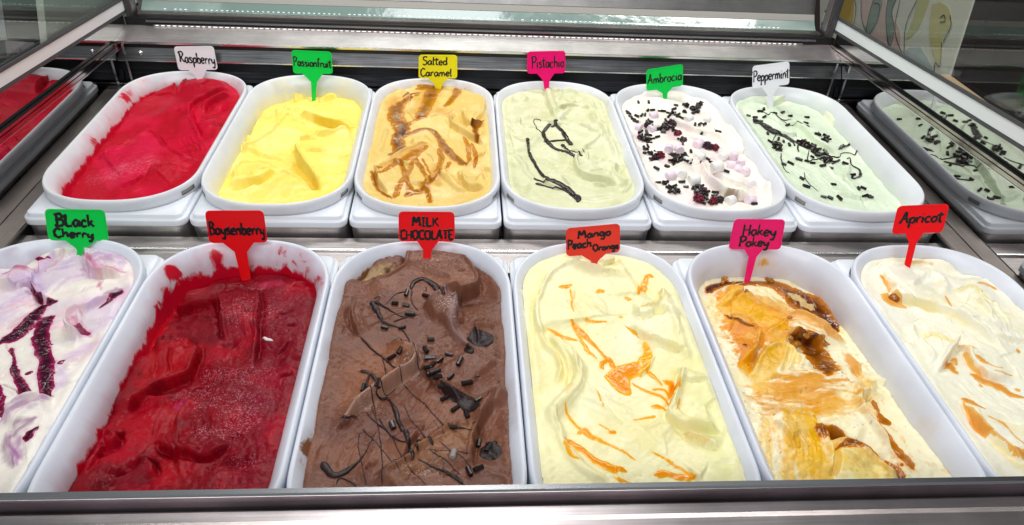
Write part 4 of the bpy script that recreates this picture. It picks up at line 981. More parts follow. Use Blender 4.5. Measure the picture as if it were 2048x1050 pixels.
ic.sauce('caramel_sauce', [([(560, 176), (515, 250), (480, 330), (440, 385)], [52, 48, 44, 40], .75), ([(430, 205), (500, 190), (580, 186), (700, 192)], [22, 34, 36, 20], .5), ([(690, 190), (660, 245), (620, 290), (600, 310)], [26, 26, 22, 20], .6),
  ([(440, 240), (370, 270), (320, 310), (310, 370), (350, 420), (430, 405), (520, 372)], [16, 36, 60, 56, 64, 40, 22], .8), ([(340, 430), (345, 490)], [70, 46], 1.2), ([(300, 470), (320, 540), (335, 600)], [24, 50, 46], 1), ([(262, 600), (320, 590), (375, 572)], [22, 26, 14], .9),
  ([(385, 480), (450, 446), (510, 448), (560, 490), (610, 570), (680, 630), (738, 672)], [16, 18, 20, 26, 30, 38, 34], .85), ([(190, 728), (240, 690), (310, 645), (400, 600), (490, 545)], [14, 18, 22, 34, 26], .45),
  ([(330, 640), (362, 720), (392, 815)], [20, 20, 22], .55), ([(420, 600), (390, 690), (330, 780), (290, 855)], [14, 18, 20, 22], .4), ([(422, 620), (465, 690), (520, 765)], [18, 18, 14], .55), ([(460, 620), (490, 670), (520, 725)], [8, 7, 6], .5),
  ([(565, 560), (578, 620), (560, 680), (535, 710)], [12, 24, 20, 14], .4), ([(715, 475), (740, 560), (752, 670)], [16, 18, 14], .35), ([(760, 530), (788, 610), (775, 680)], [10, 16, 10], .35),
  ([(365, 845), (400, 830), (470, 805), (540, 740), (600, 690)], [34, 24, 14, 14, 10], .75), ([(470, 775), (500, 830), (515, 885)], [22, 20, 16], .6), ([(165, 700), (180, 760), (215, 820), (275, 860)], [14, 20, 16, 12], .9),
  ([(735, 440), (790, 415), (832, 390)], [12, 18, 8], 1.1), ([(775, 440), (795, 500)], [26, 18], 1.0), ([(630, 640), (610, 690)], [16, 10], .3), ([(350, 250), (400, 238), (450, 228)], [8, 12, 8], 1.2)],
  M_caramel, .0013, wide=1.75, dark=.72, halo=C(206, 146, 36), blobs=[(455, 375, 40, 1.1, 2.4, 8), (385, 838, 24, 1.1, 1.6, 10), (700, 655, 26, .9), (335, 555, 40, 1, 1.2), (350, 475, 44, 1.3), (205, 675, 18, .6)])
# ---------------- pistachio
ic = pis = Ice('pistachio', 0, 3, VB, .003, RB, C(216, 216, 162), seed=41, lump=.0012)
PL = C(232, 230, 188); PD = C(186, 186, 116)
ic.fold([(1195, 195), (1205, 260), (1230, 330), (1265, 385)], .006, 'L', .03, dip=.3); ic.blob(1380, 270, 150, .004, 100)
for q, hh, wd in (([(1215, 200), (1235, 280), (1270, 360)], .0025, 14), ([(1250, 210), (1290, 240), (1270, 300)], .002, 12), ([(1300, 215), (1370, 240), (1420, 270), (1480, 300), (1500, 340)], .0035, 16), ([(1270, 330), (1330, 315), (1400, 320), (1480, 325)], .003, 12),
      ([(1290, 390), (1330, 340), (1370, 330)], .0025, 14), ([(1410, 220), (1520, 240), (1560, 320)], .003, 16), ([(1480, 330), (1490, 370), (1500, 410), (1545, 440), (1570, 480), (1590, 540), (1620, 600), (1640, 660)], .005, 18), ([(1500, 330), (1540, 400), (1575, 470)], .002, 8),
      ([(1040, 230), (1080, 260), (1070, 290)], .003, 14), ([(975, 430), (1010, 490), (1060, 515), (1110, 520)], .003, 10), ([(985, 450), (990, 520), (1000, 560)], .002, 10), ([(995, 590), (1060, 570), (1130, 530), (1165, 490)], .004, 26), ([(1000, 590), (1060, 650), (1100, 720), (1150, 770)], .003, 18),
      ([(1640, 650), (1610, 690), (1640, 740), (1680, 770), (1640, 800)], .004, 16), ([(1680, 770), (1700, 800), (1660, 840)], .004, 14), ([(1310, 280), (1360, 300), (1390, 290)], .003, 9)): ic.ridge(q, hh, wd)
ic.fold([(1560, 480), (1490, 535), (1420, 590), (1375, 650), (1385, 700), (1430, 735), (1500, 750), (1550, 765), (1650, 780)], .0055, 'L', .03, dip=.35, lip=.6, taper=(.15, .1))
ic.ridge([(1420, 620), (1480, 660), (1560, 640)], .002, 18); ic.ridge([(1440, 720), (1540, 700), (1600, 730)], .0025, 14)
ic.blob(1640, 695, 22, -.008, 30); ic.blob(1305, 328, 30, -.004, 10); ic.blob(1395, 320, 20, -.003, 8); ic.blob(1008, 600, 16, -.005)
ic.fold([(1200, 720), (1300, 670), (1400, 615)], .002, 'R', .05, hard=.004); ic.fold([(1270, 430), (1380, 430), (1490, 450)], .003, 'R', .03)
ic.ridge([(1270, 395), (1320, 370)], .005, 16)
for q, wd in (([(1150, 560), (1300, 640), (1420, 560)], 120), ([(1100, 300), (1080, 400), (1150, 450)], 120), ([(1450, 260), (1540, 330), (1600, 430)], 70), ([(1300, 800), (1450, 830), (1600, 820)], 100)): ic.stria(q, wd, .00035, 420)
ic.mottle(PL, .5, 40, -.1, .5); ic.mottle(PD, .35, 60, .1, .5, 2); ic.tint([(1270, 330), (1330, 322), (1410, 318)], 30, C(150, 140, 70), .5, 1); ic.tint([(1560, 500), (1600, 570), (1640, 660)], 60, PL, .6, .8); ic.tint([(1270, 395), (1330, 368)], 24, C(245, 243, 222), .8, .6)
ic.gloss += .15; ic.soften(.15); ic.rfold(30, .0010, .0026, -60, 60); ic.finish(MI_cream, 'pale green pistachio gelato with loose dark chocolate drizzle', vb=0.95)
ic.drizzle('chocolate_drizzle', [([(1093, 500), (1100, 560), (1115, 610), (1160, 690), (1225, 755)], [22, 14, 18, 16, 26]), ([(1130, 742), (1200, 752), (1270, 770), (1330, 800), (1370, 840), (1400, 862), (1392, 885)], [10, 14, 46, 34, 26, 34, 12]), ([(1140, 772), (1210, 792), (1290, 805), (1340, 830), (1405, 885)], [20, 8, 10, 10, 7]),
  ([(1200, 480), (1150, 440), (1132, 405), (1145, 385), (1190, 398), (1240, 420)], [5, 4, 4, 4, 5, 8]), ([(1275, 420), (1215, 432), (1190, 470), (1205, 510), (1240, 550), (1300, 575), (1350, 592), (1425, 608)], [18, 16, 20, 22, 22, 16, 20, 6]), ([(1188, 522), (1260, 517), (1330, 514), (1360, 535)], [6, 14, 16, 22]),
  ([(1258, 400), (1290, 450), (1320, 495), (1360, 543)], [24, 14, 12, 22]), ([(1270, 420), (1320, 470), (1350, 520)], [10, 8, 8]), ([(1300, 540), (1340, 572), (1380, 584), (1440, 584)], [24, 8, 5, 4])], M_choc)
# ---------------- ambrosia
ic = amb = Ice('ambrosia', 0, 4, VC, -.002, RB, C(243, 236, 222), seed=53, lump=.0025)
ic.fold([(400, 360), (460, 410), (540, 450), (640, 480), (700, 510), (750, 560)], .006, 'L', .04, dip=.5); ic.fold([(240, 540), (330, 545), (420, 530), (500, 520)], .004, 'R', .02)
ic.fold([(280, 640), (340, 660), (400, 700), (520, 650)], .004, 'R', .03); ic.fold([(600, 650), (620, 720), (680, 780), (780, 830), (880, 850), (935, 855)], .008, 'L', .04, dip=.9, dipw=.014, hard=.003)
ic.fold([(640, 690), (700, 740), (800, 790), (900, 810)], .004, 'L', .02); ic.blob(330, 260, 90, .004); ic.ridge([(220, 260), (330, 235), (440, 245), (560, 270), (660, 330)], .004, 40)
ic.ridge([(980, 700), (1020, 780), (1000, 850)], .004, 24); ic.ridge([(760, 560), (850, 640), (930, 720)], .003, 50)
ic.mottle(C(252, 248, 240), .5, 50, -.1, .5); ic.mottle(C(226, 216, 190), .3, 40, .1, .5, 5)
ic.patch([(700, 815), (790, 825), (860, 858), (940, 858), (860, 885), (760, 850)], C(150, 120, 92), .85, .002); ic.tint([(850, 870), (900, 860), (935, 862)], 12, C(130, 10, 50), .7, .6); ic.tint([(640, 385), (660, 405)], 14, C(226, 40, 110), .7, .8); ic.tint([(870, 885), (910, 880)], 22, C(240, 110, 160), .7, .8)
ic.tint([(180, 540), (250, 560), (330, 540)], 40, C(214, 180, 190), .35, 1); ic.mottle(C(232, 206, 214), .4, 45, .05, .4, 9)
for q_, w_ in (([(300, 620), (380, 640), (520, 640)], 70), ([(380, 420), (480, 520)], 70), ([(540, 880), (700, 880)], 60), ([(200, 480), (290, 520)], 60), ([(620, 560), (720, 570)], 40)): ic.tint(q_, w_, C(190, 120, 150), .4, 1)
ic.gloss += .15
ic.soften(.06); ic.rfold(26, .0012, .0030, -40, 50); ic.finish(MI_cream, 'white ambrosia ice cream strewn with marshmallows, berries and sprinkles', vb=1)
# ---------------- peppermint
ic = pep = Ice('peppermint', 0, 5, VC, -.007, RB, C(214, 228, 196), sx=-.10, sy=.02, seed=61, lump=.0015)
ic.fold([(1000, 330), (1060, 300), (1120, 280), (1200, 285), (1290, 310), (1350, 360), (1420, 420), (1500, 450)], .005, 'L', .02, dip=.4)
ic.fold([(1090, 395), (1180, 440), (1280, 510), (1380, 570), (1460, 605)], .006, 'L', .03, hard=.003, dip=.5); ic.fold([(900, 400), (1000, 430), (1100, 480), (1250, 540), (1400, 610)], .004, 'R', .03, hard=.004)
ic.fold([(1080, 590), (1180, 580), (1300, 640), (1420, 740), (1540, 830), (1620, 910)], .005, 'R', .04, hard=.003); ic.ridge([(1480, 620), (1490, 680), (1460, 740)], .003, 18); ic.fold([(1430, 700), (1520, 790), (1600, 880)], .003, 'L', .03)
ic.ridge([(890, 320), (960, 330), (1010, 345)], .003, 18); ic.stria([(1100, 640), (1250, 700), (1400, 820)], 130, .0003, 380)
ic.mottle(C(236, 244, 216), .55, 34, -.1, .5, 0, -50, .4); ic.mottle(C(196, 214, 174), .3, 36, .1, .5, 7); ic.tint([(1060, 310), (1160, 285), (1280, 310), (1400, 400), (1480, 450)], 40, C(240, 244, 206), .7, .7); ic.gloss += .2
ic.soften(.15); ic.rfold(22, .0010, .0024, -40, 30); ic.finish(MI_cream, 'mint green peppermint ice cream with chocolate sprinkles and drizzle', climb=.003, vb=1)
ic.drizzle('chocolate_drizzle', [([(920, 405), (960, 410), (1000, 435), (1050, 465), (1110, 490), (1200, 540), (1280, 575), (1360, 600), (1440, 612)], [22, 34, 46, 30, 10, 16, 12, 10, 6]), ([(960, 330), (1010, 352), (1050, 350), (1070, 375), (1150, 395), (1220, 420), (1280, 460), (1330, 490)], [4, 5, 6, 5, 5, 8, 6, 5]), ([(1080, 385), (1160, 400), (1240, 440)], [3, 4, 4]),
  ([(1100, 490), (1160, 530), (1195, 585)], [8, 8, 7]), ([(1190, 560), (1240, 600), (1250, 640), (1330, 650), (1420, 640)], [6, 5, 6, 8, 12]), ([(1085, 590), (1090, 640), (1110, 690), (1140, 710)], [5, 7, 6, 4]), ([(1440, 612), (1450, 590), (1500, 590), (1530, 600), (1535, 550), (1490, 542), (1430, 570)], [5, 5, 6, 12, 14, 18, 4]),
  ([(1430, 565), (1462, 536), (1450, 570)], [4, 4, 4]), ([(1480, 625), (1500, 620), (1510, 660), (1555, 690), (1560, 725), (1520, 745)], [7, 6, 8, 14, 14, 10]), ([(1225, 705), (1230, 740), (1260, 780), (1310, 820)], [4, 5, 4, 3]), ([(1440, 630), (1400, 650), (1370, 655)], [16, 12, 5]), ([(1060, 470), (1035, 520), (1040, 560)], [5, 4, 4])], M_choc)
# ---------------- black cherry
ic = bch = Ice('black cherry', 1, 0, FA, .004, RF, C(240, 233, 222), seed=71, lump=.002, fmax=.0072)
PU = C(150, 70, 150); PK = C(186, 60, 120); DP = C(96, 10, 54); LV = C(206, 180, 214)
ic.blob(90, 150, 130, -.010, 70); ic.blob(420, 300, 120, .003)
ic.fold([(0, 220), (90, 205), (180, 215), (215, 250), (170, 300), (60, 340), (-60, 350)], .007, 'R', .03, dip=.9, lip=.4)
ic.fold([(300, 130), (240, 190), (205, 290), (215, 360), (280, 395), (340, 400)], .007, 'L', .05, dip=.8); ic.fold([(330, 90), (400, 70), (470, 100), (520, 100)], .004, 'R', .02)
ic.fold([(530, 80), (520, 150), (560, 220), (640, 255), (760, 262)], .007, 'L', .04, lip=.5); ic.stria([(560, 110), (640, 170), (720, 230)], 90, .0007, 400); ic.ridge([(600, 90), (690, 130), (760, 200)], .004, 60)
ic.fold([(-40, 330), (80, 330), (190, 320), (215, 380), (260, 400)], .006, 'R', .04)
ic.fold([(720, 330), (640, 400), (560, 460), (460, 480), (400, 510), (390, 560), (450, 600), (540, 610)], .005, 'L', .03, lip=.8, dip=.7)
ic.ridge([(660, 400), (560, 470), (470, 480), (410, 515), (410, 570), (470, 610), (550, 615)], .003, 16); ic.blob(490, 560, 60, -.003, 40)
ic.fold([(340, 985), (240, 1010), (120, 1040), (0, 1090)], .008, 'L', .05, lip=.5); ic.stria([(300, 1020), (120, 1080), (20, 1150)], 120, .0010, 450)
for q in ([(260, 1000), (130, 1060), (30, 1130)], [(300, 1040), (180, 1090), (80, 1200)], [(60, 1180), (60, 1300), (110, 1400)]): ic.ridge(q, .003, 22)
ic.fold([(0, 900), (60, 940), (150, 1000)], .004, 'R', .03); ic.stria([(60, 420), (160, 380), (220, 340)], 110, .0005, 420)
ic.mottle(LV, .55, 26, .0, .5, 0, 40, .35); ic.mottle(C(226, 176, 196), .45, 36, .05, .5, 3, 30, .3)
for q, wd, cc, al, stk in (([(0, 225), (80, 210), (190, 225)], 34, PK, .8, .4), ([(10, 300), (110, 280), (190, 270)], 80, LV, .8, .5), ([(60, 330), (150, 300), (200, 270)], 44, PU, .5, .6), ([(330, 120), (250, 220), (220, 320), (280, 390)], 70, LV, .8, .7), ([(400, 100), (350, 180), (280, 240)], 30, PK, .35, .7), ([(470, 110), (380, 230)], 40, LV, .6, .7),
    ([(545, 160), (590, 220), (680, 245), (760, 240)], 46, PK, .75, .6), ([(600, 110), (680, 170), (740, 230)], 60, LV, .7, .8), ([(700, 130), (760, 200)], 40, PU, .4, .7), ([(610, 370), (680, 345), (720, 330)], 44, DP, .85, .3), ([(700, 330), (620, 420), (540, 490)], 40, LV, .7, .6), ([(600, 300), (610, 340)], 20, PK, .5, 1), ([(640, 290), (590, 330)], 14, PK, .5, .6),
    ([(60, 440), (200, 400), (260, 380)], 90, C(226, 170, 190), .6, .6), ([(0, 460), (100, 400), (180, 360)], 60, LV, .7, .7), ([(300, 400), (200, 470), (60, 560)], 80, PK, .4, .6), ([(300, 1010), (160, 1060), (0, 1130)], 90, PU, .6, .85), ([(230, 1130), (120, 1200), (60, 1260), (90, 1390)], 80, C(120, 30, 110), .75, .7), ([(140, 1240), (90, 1300), (110, 1390)], 50, PU, .6, .7),
    ([(540, 640), (450, 700), (380, 760)], 80, LV, .6, .4), ([(330, 760), (380, 850), (340, 950)], 70, LV, .6, .4), ([(440, 520), (470, 570), (540, 600)], 60, PK, .6, .5), ([(200, 640), (230, 700)], 40, PK, .4, .5), ([(20, 640), (60, 700)], 14, PK, .4, .6)): ic.tint(q, wd, cc, al, .8, .4, stk)
ic.gloss += .25; ic.soften(0.12); ic.rfold(26, .0010, .0026, 40, 50); ic.finish(MI_cream, 'white black cherry ice cream with purple swirls and dark cherry sauce', vb=1.2)
M_cherry = saucemat('cherry_sauce', C(150, 20, 76), C(58, 6, 32), .14)
ic.sauce('cherry_sauce', [([(340, 400), (270, 430), (180, 520), (90, 600), (0, 650)], [34, 60, 70, 80, 70], 1.1), ([(330, 490), (270, 520), (215, 600)], [30, 60, 30], .8), ([(300, 500), (250, 610), (270, 760), (275, 870), (290, 970)], [50, 84, 64, 76, 60], 1), ([(80, 780), (110, 850), (140, 920), (150, 970)], [40, 38, 44, 70], .9), ([(120, 960), (190, 980), (270, 960)], [40, 50, 40], .9),
  ([(72, 680), (80, 740), (95, 780)], [28, 14, 20], .7), ([(-10, 900), (0, 980), (20, 1080)], [30, 50, 30], .6), ([(160, 1230), (180, 1190), (230, 1150)], [50, 40, 20], 1), ([(720, 340), (650, 400), (600, 440)], [44, 30, 8], 1), ([(150, 112), (200, 128), (260, 150), (300, 138)], [24, 22, 16, 12], .5), ([(430, 545), (480, 560), (540, 595)], [20, 44, 16], .45), ([(190, 320), (205, 350), (260, 392)], [10, 16, 20], .9)],
  M_cherry, .0014, halo=C(196, 110, 160), blobs=[(365, 766, 26, .8, 1.5, 40), (176, 822, 20, .8, 1.4, 30), (72, 690, 20, .8, 1.3, 80), (315, 655, 5, .8), (480, 560, 40, .45, 1.4, -20)])
# ---------------- boysenberry
ic = boy = Ice('boysenberry', 1, 1, FA, -.008, RF, C(132, 0, 18), sx=.085, sy=-.06, seed=83, lump=.0018, grain=.0006, fmax=.009, ang=85)
ic.fold([(1030, 380), (1100, 350), (1180, 320), (1290, 300), (1400, 290), (1500, 270)], .006, 'R', .03); ic.fold([(1030, 375), (1060, 405), (1160, 400), (1280, 410)], .006, 'L', .03, dip=.6)
ic.fold([(1310, 330), (1320, 450), (1340, 560), (1350, 640)], .006, 'L', .035, dip=.8, lip=.6); ic.fold([(1545, 280), (1560, 400), (1550, 560), (1540, 700), (1520, 830)], .005, 'R', .04, dip=.5)
ic.ridge([(1345, 340), (1355, 470), (1370, 600)], .0015, 8); ic.stria([(1430, 340), (1440, 480), (1450, 640)], 110, .0008, 500); ic.blob(1440, 480, 110, .004, 160)
ic.ridge([(1040, 470), (1160, 465), (1290, 485)], .003, 12); ic.ridge([(1050, 505), (1150, 530)], .002, 8)
ic.fold([(890, 640), (950, 620), (1000, 605), (1080, 625), (1180, 640)], .007, 'R', .04, dip=1.0, dipw=.008); ic.blob(960, 590, 50, .006); ic.blob(1040, 600, 40, -.004); ic.blob(990, 570, 16, -.004)
ic.fold([(1185, 640), (1190, 700), (1160, 790), (1120, 840), (1060, 860), (960, 900), (860, 960), (780, 1020), (740, 1060)], .010, 'R', .06, dip=.45, dipw=.012, hard=.002, lip=.15, taper=(.15, .1))
ic.ridge([(840, 960), (960, 985), (1080, 970), (1160, 940)], .005, 26); ic.ridge([(900, 780), (850, 850)], .002, 16)
ic.fold([(1160, 900), (1230, 920), (1400, 890), (1530, 830)], .003, 'R', .03, hard=.003); ic.fold([(1150, 1000), (1090, 1100), (1060, 1200)], .003, 'L', .05, hard=.006)
ic.fold([(1040, 1250), (960, 1270), (1060, 1320), (1180, 1350), (1290, 1360), (1420, 1290)], .005, 'L', .03, dip=.8); ic.fold([(820, 1400), (880, 1370), (930, 1420), (940, 1500)], .005, 'R', .03); ic.fold([(620, 1180), (640, 1240), (700, 1240), (690, 1170)], .006, 'L', .02)
for x, y, r, a in ((1372, 655, 44, -.007), (1710, 455, 26, -.008), (1740, 550, 18, -.006), (1220, 1358, 60, -.006), (1430, 1405, 60, -.007), (820, 1370, 50, -.009), (720, 1420, 60, -.010), (620, 1290, 36, -.009), (700, 1180, 30, -.007), (1430, 1140, 40, -.005), (1400, 1255, 40, -.005), (1710, 860, 36, -.009), (900, 1400, 40, -.005), (640, 1500, 60, .006), (1300, 1440, 60, -.004), (1010, 585, 20, -.005), (1740, 760, 40, .005)): ic.blob(x, y, r, a, r * .6, 10)
for x, y in ((1460, 1230), (1250, 1240), (1330, 1200), (1100, 1240), (1500, 1330), (700, 1480), (620, 1440), (1560, 1400)): ic.h += .0016 * fbm(ic.X * 260, ic.Y * 260, 5, 3) * np.exp(-(((ic.X - ic.P([(x, y)])[0, 0]) / .012) ** 2 + ((ic.Y - ic.P([(x, y)])[0, 1]) / .012) ** 2))
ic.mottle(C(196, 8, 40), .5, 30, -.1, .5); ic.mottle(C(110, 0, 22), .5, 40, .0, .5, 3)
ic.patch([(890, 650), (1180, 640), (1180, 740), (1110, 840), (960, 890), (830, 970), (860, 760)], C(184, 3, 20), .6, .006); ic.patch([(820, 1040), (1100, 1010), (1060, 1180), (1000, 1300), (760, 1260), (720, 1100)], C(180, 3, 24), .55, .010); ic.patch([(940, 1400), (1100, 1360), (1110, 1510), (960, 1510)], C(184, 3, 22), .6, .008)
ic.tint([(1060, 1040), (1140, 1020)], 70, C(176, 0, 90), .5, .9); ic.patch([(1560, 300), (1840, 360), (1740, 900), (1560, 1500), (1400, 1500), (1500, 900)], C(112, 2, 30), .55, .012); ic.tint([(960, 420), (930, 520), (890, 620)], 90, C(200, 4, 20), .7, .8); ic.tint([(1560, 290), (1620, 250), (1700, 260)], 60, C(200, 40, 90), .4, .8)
for x, y, r, ry, a, an in ((1430, 480, 110, 180, .75, 0), (1640, 440, 110, 160, .5, 0), (1350, 820, 200, 130, .55, 0), (1250, 1000, 160, 160, .5, 0), (1450, 1150, 150, 200, .6, 0), (1250, 1230, 130, 60, .8, 0), (1050, 640, 90, 24, .5, 0), (1060, 960, 140, 22, .7, 5), (1400, 290, 150, 30, .6, 0), (640, 1470, 80, 60, .8, 0), (1500, 1420, 150, 60, .6, 0), (950, 1050, 200, 150, .2, 0), (1010, 720, 150, 100, .2, 0), (1560, 900, 120, 300, .4, 0)): ic.frostp(x, y, r, a * .72, ry, an)
ic.frost += .1; ic.gloss += .55
MI_boy = icemat('boysenberry_sorbet', .44, .06, (.003, .001, .001), .6, 600, .5, .22, 0)
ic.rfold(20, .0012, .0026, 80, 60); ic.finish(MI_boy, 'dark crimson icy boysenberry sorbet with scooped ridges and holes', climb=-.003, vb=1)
M_white = plain('milky_fleck', (.8, .7, .72), .4)
ic.drizzle('pale_fleck', [([(1572, 625), (1605, 628), (1642, 636)], [9, 17, 10])], M_white)
# ---------------- milk chocolate
ic = mch = Ice('milk chocolate', 1, 2, FB, .003, RF, C(114, 70, 52), seed=97, lump=.0018, grain=.0004, fmax=.0085, ang=-40)
ic.blob(560, 215, 110, -.009, 40, 15); ic.blob(430, 210, 90, -.012, 80)
ic.fold([(690, 90), (700, 160), (690, 215), (640, 250), (560, 290), (440, 310)], .008, 'L', .05, dip=.7, hard=.003)
ic.fold([(1000, 110), (1060, 170), (1120, 240), (1130, 300), (1100, 340), (1010, 370), (900, 380)], .010, 'R', .06, dip=.9, dipw=.012); ic.blob(1070, 395, 70, -.009, 24, 5)
ic.fold([(380, 370), (370, 470), (390, 570), (430, 620)], .004, 'L', .03); ic.fold([(790, 460), (860, 410), (930, 370), (1000, 350)], .004, 'R', .02)
ic.slab([(800, 450), (880, 400), (950, 350), (1010, 350), (1015, 420), (990, 520), (1010, 600), (1080, 690), (1100, 715), (1060, 700), (980, 610), (910, 530), (860, 510)], .007, .004)
ic.fold([(1010, 400), (1000, 520), (1030, 560)], .005, 'R', .02); ic.blob(1100, 520, 70, .004)
ic.fold([(560, 650), (640, 665), (710, 690), (760, 740), (740, 830), (660, 890), (560, 960), (440, 1030), (320, 1130), (220, 1200)], .009, 'R', .012, dip=.25, lip=.3, hard=.0025, taper=(.12, .2)); ic.ridge([(700, 680), (755, 730), (740, 830), (650, 890), (560, 950), (450, 1020), (360, 1090)], .005, 34, 3); ic.ridge([(640, 720), (690, 730), (660, 700)], .003, 14)
ic.fold([(770, 760), (850, 850), (940, 950), (1040, 1030)], .003, 'L', .05, hard=.004); ic.fold([(1100, 690), (1180, 760), (1240, 800)], .003, 'R', .04)
ic.ridge([(1260, 920), (1220, 1010), (1150, 1090), (1110, 1150)], .006, 46, 2.5); ic.fold([(1240, 1010), (1150, 1120), (1110, 1230), (1090, 1330), (1100, 1420)], .007, 'R', .04, dip=.6, dipw=.012, hard=.003)
ic.fold([(990, 1160), (900, 1230), (780, 1310), (700, 1370), (600, 1430), (480, 1500)], .006, 'L', .05, dip=.4); ic.ridge([(900, 1230), (990, 1170), (1080, 1160)], .003, 20)
for x, y, r in ((1028, 235, 16), (500, 1380, 22), (470, 1400, 14)): ic.blob(x, y, r, -.005)
ic.stria([(420, 400), (390, 500), (420, 600)], 80, .0006, 380); ic.stria([(500, 1150), (350, 1250), (280, 1400)], 160, .0006, 380); ic.stria([(700, 1150), (830, 1100), (900, 1000)], 160, .0004, 380); ic.stria([(700, 1430), (860, 1350), (1000, 1290)], 120, .0005, 380)
ic.h -= .0012 * sm(.42, .62, fbm(ic.X * 330, ic.Y * 330, 77, 2)) * sm(-.2, .3, fbm(ic.X * 40, ic.Y * 40, 78, 2))
LB = C(160, 114, 90); DB = C(92, 56, 44)
ic.mottle(C(140, 92, 70), .6, 32, -.1, .5); ic.mottle(C(98, 60, 52), .5, 34, .05, .5, 4); ic.patch([(470, 700), (620, 660), (720, 700), (640, 850), (480, 980), (300, 1050), (320, 800)], C(140, 84, 52), .7, .012); ic.patch([(690, 130), (860, 150), (1100, 240), (1090, 330), (880, 330), (720, 260)], C(148, 104, 84), .5, .008); ic.patch([(880, 1230), (1080, 1170), (1080, 1300), (860, 1400), (640, 1490), (720, 1380)], C(150, 104, 72), .7, .008); ic.patch([(1120, 330), (1240, 480), (1240, 700), (1180, 720), (1080, 450)], C(112, 70, 46), .6, .006); ic.tint([(1210, 420), (1235, 700), (1250, 900)], 20, C(92, 52, 30), .6, .8)
ic.tint([(700, 690), (755, 740), (730, 830), (650, 890), (550, 960), (440, 1030), (340, 1110)], 62, C(176, 136, 116), .75, .5); ic.tint([(930, 380), (990, 440), (970, 540), (1060, 680)], 44, C(150, 124, 124), .55, .7); ic.tint([(440, 230), (540, 200), (640, 215)], 70, C(196, 168, 118), .7, .8, .5); ic.tint([(560, 190), (610, 205), (640, 235)], 22, C(84, 48, 34), .8, .6)
for x, y, r, ry, a in ((850, 200, 170, 60, .55), (960, 450, 80, 100, .6), (700, 790, 90, 120, .45), (450, 1020, 120, 60, .5), (800, 1440, 200, 60, .35), (1000, 800, 160, 200, .16)): ic.frostp(x, y, r, a, ry)
ic.frost += .12; ic.gloss += .22
MI_choc = icemat('milk_choc_gelato', .44, .12, (.003, .002, .001), .45, 420, .75, .4)
ic.rfold(26, .0010, .0026, 30, 70); ic.finish(MI_choc, 'brown milk chocolate gelato with dark chocolate drizzle and sprinkles', vb=1.05)
ic.drizzle('chocolate_drizzle', [([(725, 330), (740, 290), (790, 265), (850, 295), (890, 330), (925, 360)], [14, 34, 46, 46, 34, 14]), ([(730, 330), (725, 380), (745, 430), (770, 455)], [12, 7, 7, 6]), ([(690, 340), (640, 350), (600, 390), (570, 420)], [10, 6, 5, 4]), ([(930, 345), (980, 365), (1040, 372)], [4, 3, 3]), ([(815, 310), (820, 335), (800, 335)], [7, 7, 4]),
  ([(490, 400), (510, 430), (545, 500), (580, 530), (640, 550), (680, 580), (720, 640), (760, 730), (800, 800), (850, 860)], [48, 36, 22, 12, 10, 9, 6, 6, 8, 16]), ([(495, 385), (530, 370), (540, 380), (520, 400)], [6, 6, 5, 5]), ([(500, 400), (560, 430), (630, 470), (700, 492), (770, 480)], [26, 14, 10, 8, 8]), ([(620, 525), (680, 500), (760, 480)], [8, 12, 5]),
  ([(420, 610), (450, 640), (500, 690), (560, 740), (620, 790), (670, 835)], [8, 18, 14, 9, 8, 6]), ([(550, 740), (570, 800), (570, 850), (520, 870)], [7, 8, 7, 5]), ([(570, 735), (590, 760), (630, 800), (700, 770), (775, 755)], [6, 8, 12, 7, 5]), ([(420, 815), (470, 835), (520, 880), (560, 900), (640, 920)], [30, 24, 20, 8, 5]), ([(480, 850), (460, 890), (470, 930), (490, 970), (520, 1080)], [16, 20, 12, 6, 5]), ([(540, 890), (510, 910), (560, 940), (580, 980), (590, 1000)], [24, 18, 26, 16, 10]), ([(500, 970), (490, 1040), (520, 1120), (550, 1300), (553, 1500)], [6, 5, 8, 7, 7]),
  ([(590, 985), (630, 1050), (655, 1130), (700, 1200), (720, 1280)], [12, 30, 26, 34, 26]), ([(360, 1070), (400, 1058), (440, 1065), (470, 1085), (560, 1160), (640, 1230), (720, 1290), (770, 1296)], [6, 7, 9, 12, 12, 10, 14, 22]), ([(305, 1100), (345, 1090), (390, 1095), (405, 1120)], [34, 14, 8, 6]), ([(530, 1100), (600, 1200), (650, 1290), (700, 1360)], [9, 8, 8, 8]), ([(680, 900), (740, 960), (830, 1040), (960, 1160)], [7, 6, 7, 9]), ([(680, 1020), (740, 1130), (820, 1240), (860, 1260)], [5, 6, 6, 22]),
  ([(860, 1110), (930, 1205)], [4, 4]), ([(430, 1165), (500, 1230), (570, 1310), (660, 1410)], [10, 6, 5, 5]), ([(415, 1180), (408, 1260), (430, 1370), (460, 1500)], [7, 6, 7, 7]), ([(190, 1365), (215, 1400), (260, 1440), (320, 1430), (400, 1370), (470, 1270), (520, 1170)], [40, 52, 40, 14, 8, 6, 5]), ([(275, 1500), (290, 1460), (340, 1470), (400, 1510)], [8, 10, 8, 7]), ([(760, 1340), (830, 1380), (940, 1430), (1010, 1470), (1040, 1500)], [8, 12, 14, 30, 24]), ([(830, 1290), (920, 1340), (980, 1400), (1020, 1440)], [6, 9, 6, 5]), ([(890, 1240), (960, 1290), (1040, 1340), (1090, 1400)], [5, 7, 5, 5]), ([(700, 1385), (760, 1440), (820, 1500)], [6, 5, 5]), ([(830, 1290), (960, 1296), (1080, 1310)], [5, 4, 8]), ([(1000, 1160), (1050, 1160), (1110, 1200)], [16, 7, 5]), ([(1090, 1130), (1130, 1160), (1140, 1200)], [8, 7, 6]), ([(720, 1290), (740, 1330), (720, 1350)], [44, 40, 10]), ([(1000, 790), (1015, 780)], [14, 14]), ([(1105, 858), (1140, 850)], [8, 12])], M_milkdriz, .55, .3, .8)
